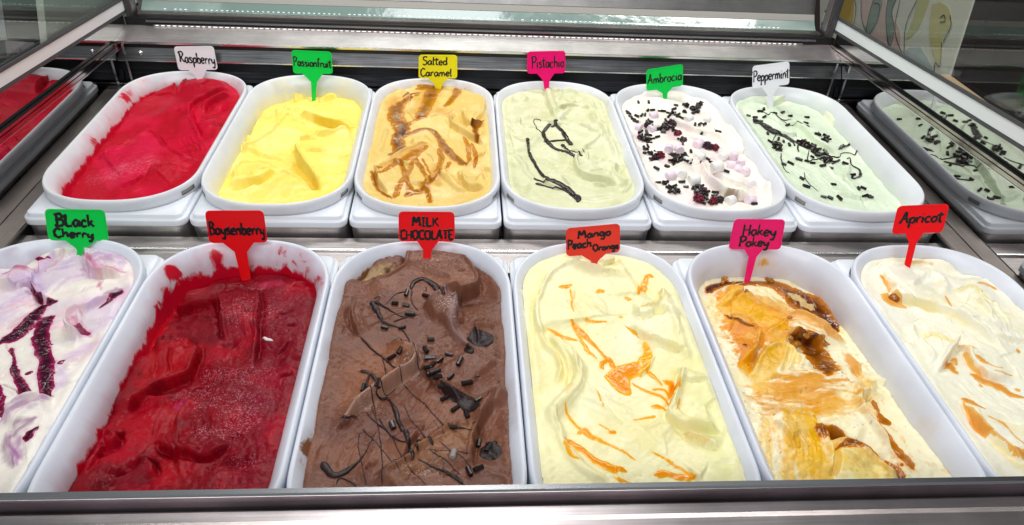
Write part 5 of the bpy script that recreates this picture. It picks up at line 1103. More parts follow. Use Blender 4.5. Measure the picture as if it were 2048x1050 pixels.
ic.sauce('chocolate_pool', [([(910, 870), (980, 930), (1050, 990), (1110, 1040)], [30, 56, 90, 96], 1), ([(1080, 620), (1130, 600)], [90, 120], 1), ([(1065, 660), (1085, 710)], [40, 40], 1), ([(1170, 1290), (1240, 1290)], [90, 110], 1)], plain('set_chocolate', (.022, .011, .011), .38, Specular_IOR_Level=.25), .0026, .15, blobs=[(1150, 620, 76, 1, 1.25, 0), (1210, 1310, 70, 1, 1.2, 0)], edge=.0012)
# ---------------- mango peach orange
ic = man = Ice('mango peach', 1, 3, FC, .006, RF, C(246, 238, 184), seed=103, lump=.0016)
OR = C(248, 180, 44); ML = C(250, 246, 210); MD = C(240, 224, 140)
ic.fold([(480, 130), (440, 190), (350, 230), (300, 270), (240, 350), (210, 460), (220, 560), (280, 640)], .006, 'L', .05, dip=.5, lip=.6, taper=(.1, .15)); ic.blob(240, 280, 60, .003)
ic.fold([(700, 130), (740, 220), (800, 300), (850, 370), (900, 400), (960, 390)], .007, 'R', .05, dip=.4, lip=.4); ic.fold([(690, 140), (660, 190), (600, 215)], .003, 'R', .02)
ic.fold([(960, 340), (950, 400), (930, 440), (840, 460)], .005, 'L', .03, dip=.5); ic.fold([(780, 490), (840, 500), (910, 500), (920, 470)], .004, 'L', .02); ic.blob(950, 485, 34, -.014, 26); ic.ridge([(990, 350), (970, 380), (1000, 450), (1060, 520)], .004, 40)
ic.fold([(760, 545), (830, 590), (900, 620), (980, 660), (1060, 690), (1130, 690)], .004, 'L', .03); ic.ridge([(1010, 450), (1050, 560), (1100, 680), (1130, 760)], .004, 30)
ic.ridge([(215, 560), (270, 660), (330, 720), (360, 820), (340, 900)], .0035, 16, stri=.0005); ic.ridge([(260, 600), (340, 660), (420, 740), (470, 820), (460, 900), (400, 990), (320, 1070), (280, 1140)], .006, 40, 2.5, stri=.0007); ic.ridge([(380, 640), (440, 740), (460, 850)], .002, 10); ic.ridge([(300, 640), (380, 740), (410, 830), (390, 930)], .002, 9)
ic.ridge([(280, 1040), (330, 1150), (400, 1290), (520, 1420), (660, 1490)], .004, 30, stri=.0005); ic.ridge([(330, 1050), (340, 1150)], .002, 10)
ic.fold([(1090, 800), (1060, 900), (1020, 1010), (1000, 1080), (1060, 1140), (1150, 1170), (1240, 1190), (1320, 1190)], .006, 'L', .05, dip=.5, lip=.5, taper=(.1, .1)); ic.ridge([(1100, 840), (1060, 960), (1040, 1060), (1110, 1130), (1220, 1170), (1310, 1190)], .003, 20, stri=.0005); ic.fold([(1090, 1180), (1180, 1230), (1250, 1260), (1310, 1290)], .004, 'L', .02); ic.blob(1130, 1200, 60, -.003, 20, -20)
ic.fold([(850, 1180), (960, 1130), (1060, 1170)], .002, 'R', .04, hard=.004); ic.ridge([(610, 270), (650, 250), (690, 262)], .0012, 8); ic.ridge([(600, 290), (650, 275), (680, 280)], .001, 8)
for q, wd in (([(500, 300), (620, 420), (700, 540)], 200), ([(500, 900), (700, 1000), (850, 1060)], 180), ([(900, 1250), (1100, 1330), (1250, 1400)], 150), ([(330, 1240), (450, 1360), (560, 1440)], 100)): ic.stria(q, wd, .00025, 260)
ic.mottle(ML, .6, 26, -.1, .5, 0, 60, .4); ic.mottle(MD, .4, 30, .1, .5, 4); ic.tint([(480, 150), (420, 200), (300, 280), (230, 370)], 50, ML, .6, .8); ic.tint([(300, 640), (350, 760), (390, 900)], 30, MD, .7, .8, .3, .4); ic.tint([(840, 460), (900, 450), (950, 420)], 40, C(206, 180, 80), .7, .8); ic.patch([(1140, 750), (1220, 900), (1300, 1150), (1380, 1350), (1400, 1500), (1320, 1500), (1200, 1100)], C(232, 232, 150), .6, .012); ic.tint([(1110, 1180), (1180, 1215), (1240, 1250)], 34, C(226, 170, 60), .6, .7, .3, .4)
for q, wd in (([(830, 640), (880, 640), (870, 760)], 60), ([(640, 850), (760, 800)], 60), ([(390, 1000), (420, 930)], 24), ([(440, 360), (430, 420), (445, 470)], 14)): ic.tint(q, wd, OR, .6, 1, .5, .5)
ic.gloss += .22; ic.soften(.08); ic.rfold(26, .0008, .0022, -60, 60); ic.finish(MI_cream, 'pale yellow mango peach orange ice cream with an orange sauce splash in the middle', vb=1.05)
M_orange = saucemat('orange_sauce', C(247, 184, 30), C(244, 146, 0), .18)
ic.sauce('orange_sauce', [([(430, 520), (480, 580), (540, 640), (600, 700), (650, 760)], [30, 46, 22, 12, 18], 1), ([(430, 540), (470, 600), (520, 680), (580, 740)], [8, 10, 20, 8], .6), ([(285, 565), (340, 595), (400, 615), (470, 640)], [10, 24, 20, 8], .8), ([(515, 510), (560, 520), (645, 528)], [30, 16, 6], .8), ([(655, 745), (615, 765), (605, 790), (615, 805)], [28, 24, 24, 16], .9), ([(650, 745), (690, 800)], [26, 30], 1),
  ([(870, 640), (880, 720), (850, 790), (800, 850)], [22, 40, 60, 60], .4), ([(860, 790), (920, 850), (970, 905)], [30, 22, 12], .7), ([(790, 890), (860, 935), (950, 965), (1040, 965)], [10, 12, 14, 20], .7), ([(915, 930), (980, 930), (1055, 925)], [14, 12, 18], .7), ([(985, 880), (1030, 905), (1060, 910)], [30, 44, 40], .9), ([(910, 1030), (950, 1030), (990, 1045), (1015, 1025)], [24, 26, 8, 8], .7), ([(805, 1110), (860, 1100), (930, 1085)], [10, 14, 16], .6),
  ([(880, 240), (870, 290), (835, 350)], [16, 40, 30], .8), ([(885, 240), (910, 250)], [36, 40], .9), ([(360, 315), (395, 312), (425, 300)], [26, 26, 10], .7), ([(580, 345), (620, 340)], [26, 30], .6), ([(750, 375), (785, 390)], [16, 22], .5), ([(420, 330), (430, 400), (445, 465)], [12, 8, 5], .4), ([(720, 492), (738, 490)], [10, 10], .5), ([(755, 545), (800, 565), (850, 600)], [8, 10, 6], .4),
  ([(395, 1010), (420, 1090), (480, 1160), (530, 1200), (600, 1230), (700, 1280), (820, 1350)], [10, 16, 14, 30, 10, 12, 6], .6), ([(475, 1200), (510, 1170), (550, 1200)], [16, 26, 14], .8), ([(395, 1225), (440, 1260), (520, 1310), (600, 1370), (690, 1410), (760, 1420)], [30, 34, 34, 40, 44, 24], 1), ([(395, 1240), (430, 1310), (480, 1345)], [24, 20, 6], .6), ([(650, 1180), (685, 1180)], [24, 26], .9), ([(600, 1130), (650, 1170)], [6, 8], .6),
  ([(930, 1440), (1000, 1440), (1080, 1450), (1160, 1450)], [40, 34, 36, 40], 1), ([(1160, 1440), (1090, 1400), (1000, 1350), (910, 1300)], [22, 16, 16, 6], .6), ([(690, 1450), (740, 1470), (790, 1490)], [10, 16, 12], .7), ([(570, 920), (600, 990), (620, 1030)], [5, 6, 4], .5), ([(1000, 1340), (1050, 1360)], [6, 5], .3), ([(1060, 1040), (1075, 980)], [6, 8], .4)],
  M_orange, .0012, .4, halo=C(250, 216, 120), polys=[([(620, 850), (680, 800), (760, 770), (830, 760), (860, 800), (820, 850), (780, 880), (785, 960), (740, 960), (680, 920)], 1)])
# ---------------- hokey pokey
ic = hok = Ice('hokey pokey', 1, 4, FD, -.009, RF, C(246, 238, 206), sx=-.06, sy=-.06, seed=113, lump=.002, fmax=.0072, ang=-30)
SY = C(220, 146, 8); SB = C(150, 74, 10); SC = C(248, 226, 150)
ic.fold([(180, 330), (300, 320), (420, 380), (560, 440), (700, 490), (830, 560), (960, 620), (1020, 640)], .008, 'R', .04, dip=.9, dipw=.016, hard=.003); ic.ridge([(640, 450), (760, 520), (880, 580), (1000, 630)], .004, 44)
ic.blob(760, 400, 160, -.006, 70, -35); ic.fold([(240, 470), (330, 490), (420, 540), (460, 600), (440, 700), (350, 780)], .006, 'R', .03, dip=.6); ic.fold([(610, 640), (520, 680), (460, 740), (400, 860)], .006, 'L', .05, dip=.4)
ic.fold([(620, 600), (700, 620), (800, 640), (860, 660)], .007, 'L', .03, dip=1, dipw=.014); ic.blob(780, 680, 90, -.006, 50, -45); ic.ridge([(620, 640), (680, 740), (760, 820)], .003, 22)
for q in ([(630, 650), (600, 760), (560, 850)], [(650, 660), (650, 760), (620, 850)], [(680, 680), (700, 780), (690, 840)]): ic.ridge(q, .002, 14)
ic.fold([(980, 660), (1030, 740), (1080, 830)], .005, 'R', .03); ic.fold([(1180, 880), (1100, 960), (1045, 1010), (1060, 1090), (1150, 1220), (1240, 1320), (1320, 1420)], .009, 'R', .04, dip=.5, lip=.4); ic.ridge([(990, 980), (1040, 1050), (1120, 1190), (1230, 1310)], .004, 26)
ic.fold([(470, 1090), (600, 1090), (720, 1110), (790, 1150), (840, 1210), (870, 1280)], .008, 'R', .05, dip=.5); ic.fold([(850, 1260), (950, 1290), (1080, 1360), (1200, 1450), (1300, 1500)], .009, 'R', .05, dip=1, dipw=.016)
ic.fold([(1060, 1310), (940, 1250), (850, 1200), (800, 1150)], .006, 'R', .03, dip=.7); ic.fold([(880, 1280), (870, 1400), (850, 1500)], .004, 'R', .03)
ic.stria([(500, 960), (700, 940), (960, 900)], 120, .0008, 300); ic.stria([(700, 1200), (760, 1300), (760, 1450)], 120, .0009, 320); ic.stria([(400, 1050), (650, 1020), (900, 1000)], 100, .0006, 300)
ic.h += .0012 * fbm(ic.X * 200, ic.Y * 200, 9, 3) * sm(0, .4, fbm(ic.X * 30, ic.Y * 30, 10, 2))
ic.patch([(180, 340), (300, 320), (420, 370), (560, 440), (640, 520), (620, 640), (520, 660), (450, 720), (420, 860), (330, 780), (250, 560)], SY, .9, .004, .8); ic.patch([(200, 380), (330, 350), (520, 450), (600, 560), (480, 540), (330, 460)], C(238, 190, 74), .5, .004, .9); ic.patch([(250, 520), (420, 570), (440, 660), (360, 760), (300, 700)], C(216, 132, 14), .85, .003, .7)
ic.patch([(440, 950), (520, 880), (700, 850), (900, 800), (940, 830), (860, 880), (1000, 900), (800, 960), (960, 960), (940, 1040), (820, 1090), (620, 1010), (440, 1010)], SY, .85, .005, 1.0, 300, -8); ic.patch([(690, 1040), (880, 1020), (900, 1090), (760, 1080)], SY, .6, .004, 1); ic.patch([(500, 690), (640, 650), (700, 760), (560, 860), (440, 840)], C(236, 206, 120), .7, .006); ic.patch([(480, 700), (640, 640), (600, 720), (500, 770)], C(204, 156, 46), .6, .005)
ic.patch([(650, 1110), (780, 1150), (860, 1250), (880, 1400), (860, 1500), (680, 1500), (700, 1300)], C(232, 180, 40), .8, .006, .9, 200, 80); ic.patch([(880, 1290), (1000, 1310), (1180, 1420), (1280, 1510), (880, 1510)], C(240, 214, 120), .7, .006, .6); ic.patch([(900, 1300), (1060, 1360), (1190, 1460)], SY, .5, .005, 1); ic.patch([(580, 1290), (660, 1280), (640, 1370)], SY, .6, .004, 1)
ic.patch([(960, 700), (1010, 720), (1080, 830), (1060, 860), (1000, 790)], SY, .8, .002); ic.patch([(1020, 920), (1100, 880), (1130, 930), (1040, 1010)], C(232, 186, 80), .7, .005); ic.tint([(650, 1100), (750, 1110), (800, 1140)], 14, SB, .6, .8, .5)
ic.patch([(420, 330), (600, 360), (760, 450), (880, 540), (960, 610), (860, 600), (700, 560), (560, 470)], C(218, 144, 14), .8, .004, 1.0, 240, -35)
ic.patch([(330, 800), (420, 720), (560, 680), (640, 660), (620, 760), (520, 860), (420, 940)], C(226, 168, 40), .65, .006, .9, 200, 60)
ic.patch([(440, 1010), (700, 1040), (900, 1060), (1000, 990), (1060, 1060), (960, 1100), (760, 1120), (520, 1080)], C(218, 148, 20), .65, .005, 1.1, 280, -12)
ic.patch([(480, 1100), (640, 1090), (760, 1130), (840, 1230), (850, 1360), (760, 1500), (560, 1500), (520, 1300)], C(230, 178, 36), .65, .008, .9, 200, 75)
ic.patch([(1040, 990), (1120, 1010), (1240, 1250), (1340, 1420), (1290, 1420), (1150, 1230)], C(226, 160, 44), .5, .004, 1.1, 260, -60)
for k in range(150):
    x = random.uniform(180, 1350); y = random.uniform(330, 1500); ic.patch([(x, y), (x + random.uniform(3, 12), y + random.uniform(-4, 4)), (x + random.uniform(0, 8), y + random.uniform(4, 9))], SB, random.uniform(.3, .8), .0007, .6)
ic.mottle(SC, .35, 30, 0, .5, 2); ic.mottle(SY, .3, 190, .28, .5, 5); ic.gloss += .22
ic.soften(.0); ic.rfold(30, .0012, .0030, -30, 60); ic.finish(MI_cream, 'cream hokey pokey ice cream soaked in golden syrup', climb=.001, vb=1.15)
M_syrup = saucemat('golden_syrup', C(200, 118, 8), C(74, 24, 3), .08)
ic.sauce('golden_syrup', [([(330, 300), (450, 290), (560, 310), (660, 360)], [20, 36, 60, 90], .6), ([(600, 330), (700, 380), (800, 450), (870, 520), (920, 570)], [60, 120, 130, 100, 40], 1), ([(680, 620), (760, 680), (830, 760), (870, 820)], [40, 90, 110, 80], .85), ([(640, 610), (740, 620), (820, 650), (870, 660)], [14, 26, 20, 8], 1.1), ([(1090, 1070), (1130, 1140), (1200, 1210), (1290, 1310), (1370, 1400)], [30, 60, 60, 50, 26], .4), ([(1140, 1000), (1165, 1060), (1190, 1110)], [26, 22, 30], .3),
  ([(800, 1160), (870, 1220), (940, 1260)], [50, 56, 20], .7), ([(930, 1275), (1040, 1310), (1140, 1360), (1240, 1420), (1320, 1480)], [26, 50, 56, 50, 40], .8), ([(140, 345), (200, 310), (280, 290), (360, 280)], [40, 36, 20, 10], 1.2), ([(250, 480), (330, 510), (420, 548)], [8, 20, 8], 1.1)], M_syrup, .0014, .35, halo=C(222, 152, 24), wide=1.5, dark=.82, blobs=[(372, 662, 16, 1.2), (1205, 1120, 40, .5, 1.4, 0), (945, 828, 18, .4), (1300, 1380, 14, .5), (420, 545, 16, 1.1)])
M_foam = plain('syrup_foam', C(206, 172, 110), .3, bump=(700, .8, .001)); ic.sauce('syrup_foam', [([(625, 350), (680, 375), (720, 410), (780, 450)], [30, 44, 30, 30], 1)], M_foam, .0022, 1.1)
M_toffee = plain('toffee_crumb', C(176, 112, 34), .22, bump=(300, .4, .001), Subsurface_Weight=.2)
# ---------------- apricot
ic = apr = Ice('apricot', 1, 5, FD, .003, RF, C(247, 242, 220), sx=-.02, seed=127, lump=.0016, ang=-40)
AO = C(236, 164, 60); AY = C(244, 226, 150)
ic.fold([(1120, 230), (1180, 190), (1260, 210), (1340, 190), (1440, 190), (1540, 260), (1640, 280), (1760, 270), (1850, 250)], .006, 'R', .03, dip=.5); ic.blob(1690, 200, 90, -.006, 40)
ic.fold([(1200, 240), (1260, 320), (1280, 380), (1400, 420), (1540, 450), (1680, 530), (1850, 650), (1980, 740)], .005, 'L', .05, hard=.004); ic.fold([(1370, 540), (1440, 520), (1560, 580), (1640, 640), (1630, 680), (1560, 780), (1520, 840)], .007, 'R', .04, dip=.5, lip=.5); ic.ridge([(1380, 540), (1370, 580), (1420, 660), (1500, 780)], .003, 20)
ic.fold([(1620, 350), (1720, 360), (1820, 440), (1900, 520), (2000, 600)], .006, 'R', .05, dip=.5); ic.fold([(1640, 640), (1680, 700), (1720, 780), (1820, 850), (2000, 900)], .004, 'L', .04, hard=.003); ic.fold([(1680, 1000), (1760, 1130), (1900, 1260), (2060, 1380)], .005, 'L', .05, hard=.003)
ic.ridge([(1250, 330), (1400, 440), (1560, 520), (1700, 640)], .002, 14); ic.ridge([(1380, 260), (1480, 250), (1560, 330), (1540, 380)], .003, 26); ic.ridge([(1340, 340), (1420, 270), (1500, 290)], .002, 16)
for q, wd in (([(1300, 420), (1500, 490), (1700, 600), (1900, 740)], 120), ([(1700, 420), (1850, 540), (1980, 700)], 120), ([(1700, 850), (1850, 980), (2040, 1100)], 150), ([(1450, 560), (1540, 650), (1560, 740)], 80)): ic.stria(q, wd, .0006, 300)
ic.mottle(C(251, 249, 238), .6, 26, -.1, .5, 0, -35, .3); ic.mottle(AY, .4, 30, .1, .5, 4, -35, .3)
for q, wd, cc, al in (([(1290, 200), (1380, 190), (1490, 170)], 50, C(226, 186, 96), .7), ([(1200, 240), (1240, 310), (1270, 340)], 22, AO, .5), ([(1620, 350), (1720, 365), (1800, 430)], 44, C(214, 196, 90), .6), ([(1440, 600), (1540, 650), (1600, 680)], 40, C(240, 214, 110), .7), ([(1500, 320), (1550, 320)], 40, C(244, 206, 140), .5), ([(1280, 400), (1500, 450), (1720, 580)], 34, AY, .7), ([(1580, 590), (1650, 640), (1680, 700), (1720, 790), (1830, 860)], 14, AO, .6), ([(1850, 1240), (1960, 1340), (2040, 1420)], 60, AY, .6)): ic.tint(q, wd, cc, al, .9, .4, .4)
ic.gloss += .25; ic.rfold(28, .0008, .0024, -40, 30); ic.finish(MI_cream, 'off-white apricot ice cream with thin amber ripples', climb=.0015, vb=1.1)
M_apr = saucemat('apricot_sauce', C(240, 186, 96), C(222, 138, 34), .2)
ic.sauce('apricot_sauce', [([(1590, 770), (1610, 800), (1640, 830)], [24, 40, 24], .8), ([(1620, 740), (1640, 780)], [20, 18], .5), ([(1760, 720), (1800, 755), (1830, 770)], [24, 34, 16], .6), ([(1830, 770), (1880, 790), (1930, 798)], [8, 6, 4], .4), ([(1735, 840), (1800, 870), (1900, 910), (1980, 960), (2060, 980)], [44, 44, 50, 30, 16], .8), ([(1680, 985), (1740, 1010), (1800, 1040)], [40, 46, 14], .8), ([(1680, 1000), (1740, 1080), (1820, 1150), (1870, 1170)], [10, 12, 44, 20], .7), ([(1820, 1080), (1900, 1120), (1960, 1170)], [8, 24, 10], .5), ([(1960, 1170), (2000, 1220), (2060, 1270)], [8, 10, 8], .4),
  ([(1980, 1290), (2060, 1320)], [40, 60], .7), ([(1770, 290), (1830, 300), (1885, 325)], [8, 30, 16], .6), ([(1575, 370), (1590, 400), (1620, 430)], [10, 14, 6], .5), ([(1185, 240), (1215, 280), (1250, 330)], [20, 16, 12], .5), ([(1680, 700), (1720, 790), (1800, 850), (1900, 880)], [8, 8, 6, 4], .4), ([(1870, 810), (1930, 830), (1985, 845)], [6, 12, 6], .5), ([(1720, 660), (1750, 680)], [10, 10], .5), ([(1860, 1170), (1930, 1240), (1980, 1280)], [8, 8, 8], .4)],
  M_apr, .0009, .4, halo=C(246, 214, 150), blobs=[(2010, 695, 16, .9, 1.3, 60), (1785, 900, 12, .4), (2010, 930, 14, .4)], polys=[([(1185, 360), (1240, 360), (1300, 400), (1340, 440), (1260, 430), (1210, 400)], .5)])
# ------------------------------------------------------------------ toppings
rnd = random.Random(5)
GP, GA, GM = 'sprinkles on the mint green ice cream', 'sprinkles on the white marshmallow ice cream', 'sprinkles on the brown chocolate ice cream'
LP_, LA_, LM_ = 'mint green', 'white', 'brown'
def where(ice, x, y):
    q = ice.at([(x, y)])[0]; u, v = (q[0] - ice.cx) / A_, (q[1] - ice.cy) / B_
    lr = 'left side' if u < -.3 else 'right side' if u > .3 else 'midline'
    fb = 'far end' if v > .62 else 'far half' if v > .2 else 'middle' if v > -.2 else 'near half' if v > -.62 else 'near end'
    return fb, lr
def lies(a):
    a = a % 180
    return 'crosswise' if a < 22 or a > 158 else 'lengthwise' if 68 < a < 112 else 'slanting right' if a < 90 else 'slanting left'
def spread(ice, lst, what, group, sc=1.0):
    for k, q in enumerate(lst):
        x, y = q[:2]; a = q[2] if len(q) > 2 else rnd.uniform(0, 180); fb, lr = where(ice, x, y)
        sprinkle(ice, x, y, a, 'dark chocolate sprinkle lying %s, %s of the %s ice cream, %s' % (lies(a), fb, what, lr), group, k=k, scale=sc * rnd.uniform(.85, 1.1), tilt=rnd.uniform(-8, 8), roll=rnd.uniform(0, 6))
def heap(ice, x, y, rx, ry, n, what, group, sc=1.0, ang=0):
    c, s_ = math.cos(math.radians(ang)), math.sin(math.radians(ang)); fb, lr = where(ice, x, y)
    for k in range(n):
        r = math.sqrt(rnd.random()); t = rnd.uniform(0, 6.28); u, v = rx * r * math.cos(t), ry * r * math.sin(t)
        sprinkle(ice, x + u * c - v * s_, y + u * s_ + v * c, rnd.uniform(0, 180), 'dark chocolate sprinkle in the heap, %s of the %s ice cream, %s' % (fb, what, lr), group, lift=.0022 * (1 - r) * min(1, n / 12) + .0004 * (k % 3), tilt=rnd.uniform(-28, 28), k=k, scale=sc * rnd.uniform(.8, 1.08), roll=rnd.uniform(0, 6))
spread(pep, [(960, 342, 0), (982, 330, 70), (1050, 352, -30), (1095, 348, 40), (1140, 370, 5), (985, 375, 35), (930, 378, 10), (890, 368, -20), (1240, 378, -10), (1250, 288, 30), (1295, 298, -40), (1125, 425, 35), (1235, 408, -20), (1238, 434, -30), (935, 400, 20), (962, 400, -15), (1005, 475, 80), (1018, 522, -60), (1070, 508, 65), (1100, 522, 75), (1135, 542, 80), (1210, 515, -80), (1185, 625, -40), (1195, 632, -40), (1142, 655, -45), (1102, 660, -50), (1240, 640, -20), (1335, 668, 15), (1385, 682, -20), (1470, 655, -50), (1515, 722, 10), (1512, 738, 60), (1465, 755, -35), (1400, 780, 0), (1210, 745, -70), (1240, 795, -25), (1232, 788, -20), (1550, 805, 75), (1578, 803, -35), (1590, 850, 20), (1625, 842, 80), (1622, 858, 10), (1435, 862, -80), (1380, 862, -50), (1340, 855, -30), (1305, 480, -20), (1045, 560, 30), (1275, 652, 5)], LP_, GP)
heap(pep, 1060, 555, 42, 26, 12, LP_, GP); heap(pep, 1270, 562, 95, 22, 26, LP_, GP, 1, 24); heap(pep, 1365, 510, 34, 26, 9, LP_, GP); heap(pep, 1330, 625, 80, 20, 16, LP_, GP, 1, 12); heap(pep, 950, 400, 30, 10, 4, LP_, GP)
spread(amb, [(230, 286, 88), (292, 286, 86), (455, 305, -30), (443, 328, 30), (515, 300, 20), (165, 345, -60), (172, 355, -50), (182, 372, -60), (200, 390, -40), (214, 402, -30), (220, 370, -40), (250, 365, 60), (270, 362, 75), (285, 338, 60), (315, 335, 10), (360, 340, -15), (380, 342, 0), (410, 352, -40), (440, 352, 10), (468, 375, -20), (490, 382, -60), (395, 398, -85), (430, 382, 80), (570, 420, 70), (600, 418, 50), (625, 420, 40), (616, 450, 60), (708, 465, -50), (545, 582, 80), (606, 652, 80), (648, 632, -70), (666, 648, -50), (756, 703, -30), (338, 684, -50), (492, 655, 70), (515, 795, -5), (690, 830, -15), (735, 865, -35), (925, 897, 10), (408, 800, -50), (300, 532, 0), (318, 505, 20), (345, 495, 30), (350, 435, 80), (365, 440, 60), (490, 765, 10), (402, 672, -40)], LA_, GA)
for a in ((540, 330, 62, 36, 20), (285, 420, 34, 24, 9), (410, 440, 46, 40, 18), (490, 520, 30, 24, 7), (255, 495, 56, 36, 16), (285, 575, 26, 30, 7), (330, 612, 60, 28, 12), (470, 630, 84, 36, 30), (445, 812, 34, 28, 9), (372, 770, 30, 12, 5), (600, 818, 62, 28, 18), (650, 872, 80, 26, 14), (440, 362, 46, 14, 6), (590, 300, 24, 20, 4)): heap(amb, *a, LA_, GA, .95)
spread(mch, [(820, 372, -25), (630, 415, -10), (695, 425, -20), (700, 352, 80), (568, 560, -15), (672, 560, 12), (640, 645, 35), (845, 632, 5), (815, 695, -70), (840, 742, 5), (900, 760, 48), (955, 722, -18), (1018, 765, 72), (825, 800, 20), (852, 786, 60), (870, 826, 25), (885, 860, 12), (965, 855, 52), (1062, 895, 16), (912, 915, -8), (927, 985, 35), (992, 1048, 40), (1060, 1080, -75), (1130, 995, 42), (612, 738, 42), (660, 700, 70), (440, 922, 82), (525, 900, 80), (615, 1150, -70), (975, 1160, 4), (650, 1366, 6), (772, 1258, 88), (1075, 1425, -70), (1130, 1405, 25), (1132, 1255, 80), (1190, 1280, 60), (720, 478, -5), (845, 838, 40)], LM_, GM, 1.06)
M_fr = plain('frosted_sprinkle', (.30, .26, .26), .6, bump=(900, .6, .0006))
meF = capsule_mesh('chocolate_sprinkle', .0022, .0076); meF.materials.append(M_fr)
q = mch.at([(980, 1322)])[0]; o = bpy.data.objects.new('chocolate_sprinkle', meF); col.objects.link(o); o.location = (q[0], q[1], q[2] + .0016); o.rotation_euler = (0, .1, math.radians(80))
tag(o, 'single frosted pale grey sprinkle on the brown chocolate ice cream', 'sprinkle', GM)
# marshmallows
def mallow_mesh(mat):
    me = capsule_mesh('marshmallow', .0060, .0125, 16, .14)
    me.materials.append(mat); me.polygons.foreach_set('use_smooth', [len(q.vertices) == 4 for q in me.polygons]); return me
MLAB = {(320, 372): 'pale pink marshmallow farthest back among the sprinkles on the ambrosia', (308, 456): 'pale pink marshmallow left of the dark berry at the far end of the ambrosia', (232, 442): 'pale pink marshmallow against the left tub wall at the far end of the ambrosia',
 (532, 388): 'white marshmallow farthest back on the right half of the ambrosia', (588, 548): 'large pale pink marshmallow touching the dark blackberry on the ambrosia', (412, 572): 'left of two pale pink marshmallows side by side mid ambrosia', (474, 576): 'right of two pale pink marshmallows side by side mid ambrosia',
 (800, 614): 'pale pink marshmallow on end, topmost of the pink cluster on the ambrosia', (846, 652): 'pale pink marshmallow on end, nearest the right wall in the pink ambrosia cluster', (788, 672): 'pale pink marshmallow at the left of the pink cluster on the ambrosia', (866, 712): 'pale pink marshmallow nearest the viewer in the pink cluster on the ambrosia', (826, 696): 'pale pink marshmallow in the middle of the pink cluster on the ambrosia',
 (700, 684): 'largest white marshmallow left of the pink cluster on the ambrosia', (594, 620): 'big white marshmallow just in front of the blackberry on the ambrosia', (422, 736): 'pale pink marshmallow alone on the near left of the ambrosia', (492, 726): 'white marshmallow right of the lone pink one on the near left of the ambrosia', (562, 764): 'large white marshmallow lying crosswise at the near half of the ambrosia', (905, 778): 'white marshmallow on end by the right wall near the front of the ambrosia', (640, 392): 'small white marshmallow at the far right edge of the ambrosia',
 (780, 884): 'white marshmallow at the near end of the ambrosia beside the pink one', (900, 882): 'pale pink marshmallow at the near right corner of the ambrosia', (520, 640): 'small white marshmallow beside the middle sprinkle heap of the ambrosia', (735, 620): 'white marshmallow right of the red berry piece on the ambrosia'}
MW, MP = mallow_mesh(M_mallow_w), mallow_mesh(M_mallow_p)
for x, y, pink, a, sc in ((320, 372, 1, 20, 1.05), (308, 456, 1, 30, 1.05), (232, 442, 1, -40, .95), (532, 388, 0, 30, 1.0), (588, 548, 1, 40, 1.25), (412, 572, 1, 70, 1.1), (474, 576, 1, 95, 1.05), (800, 614, 1, 0, 1.0), (846, 652, 1, 20, .95), (788, 672, 1, -30, 1.1), (866, 712, 1, 40, 1.1), (826, 696, 1, 70, 1.0), (700, 684, 0, 10, 1.35), (594, 620, 0, -40, 1.25), (422, 736, 1, 15, 1.15), (492, 726, 0, 60, 1.05), (562, 764, 0, 5, 1.3), (905, 778, 0, 85, 1.05), (640, 392, 0, -20, .9), (780, 884, 0, 30, 1.1), (900, 882, 1, 15, 1.1), (520, 640, 0, 10, .9), (735, 620, 0, 30, 1.1)):
    q = amb.at([(x, y)])[0]; o = bpy.data.objects.new('marshmallow', MP if pink else MW); col.objects.link(o)
    o.location = (q[0], q[1], q[2] + .0022 * sc); o.rotation_euler = (rnd.uniform(0, 3), rnd.uniform(-.35, .35) + (1.3 if (x, y) in ((800, 614), (846, 652)) else 0), math.radians(a)); sc *= .88; o.scale = (sc * .92, sc, sc)
    tag(o, MLAB[(x, y)], 'marshmallow', ('pink' if pink else 'white') + ' marshmallows on the ambrosia')
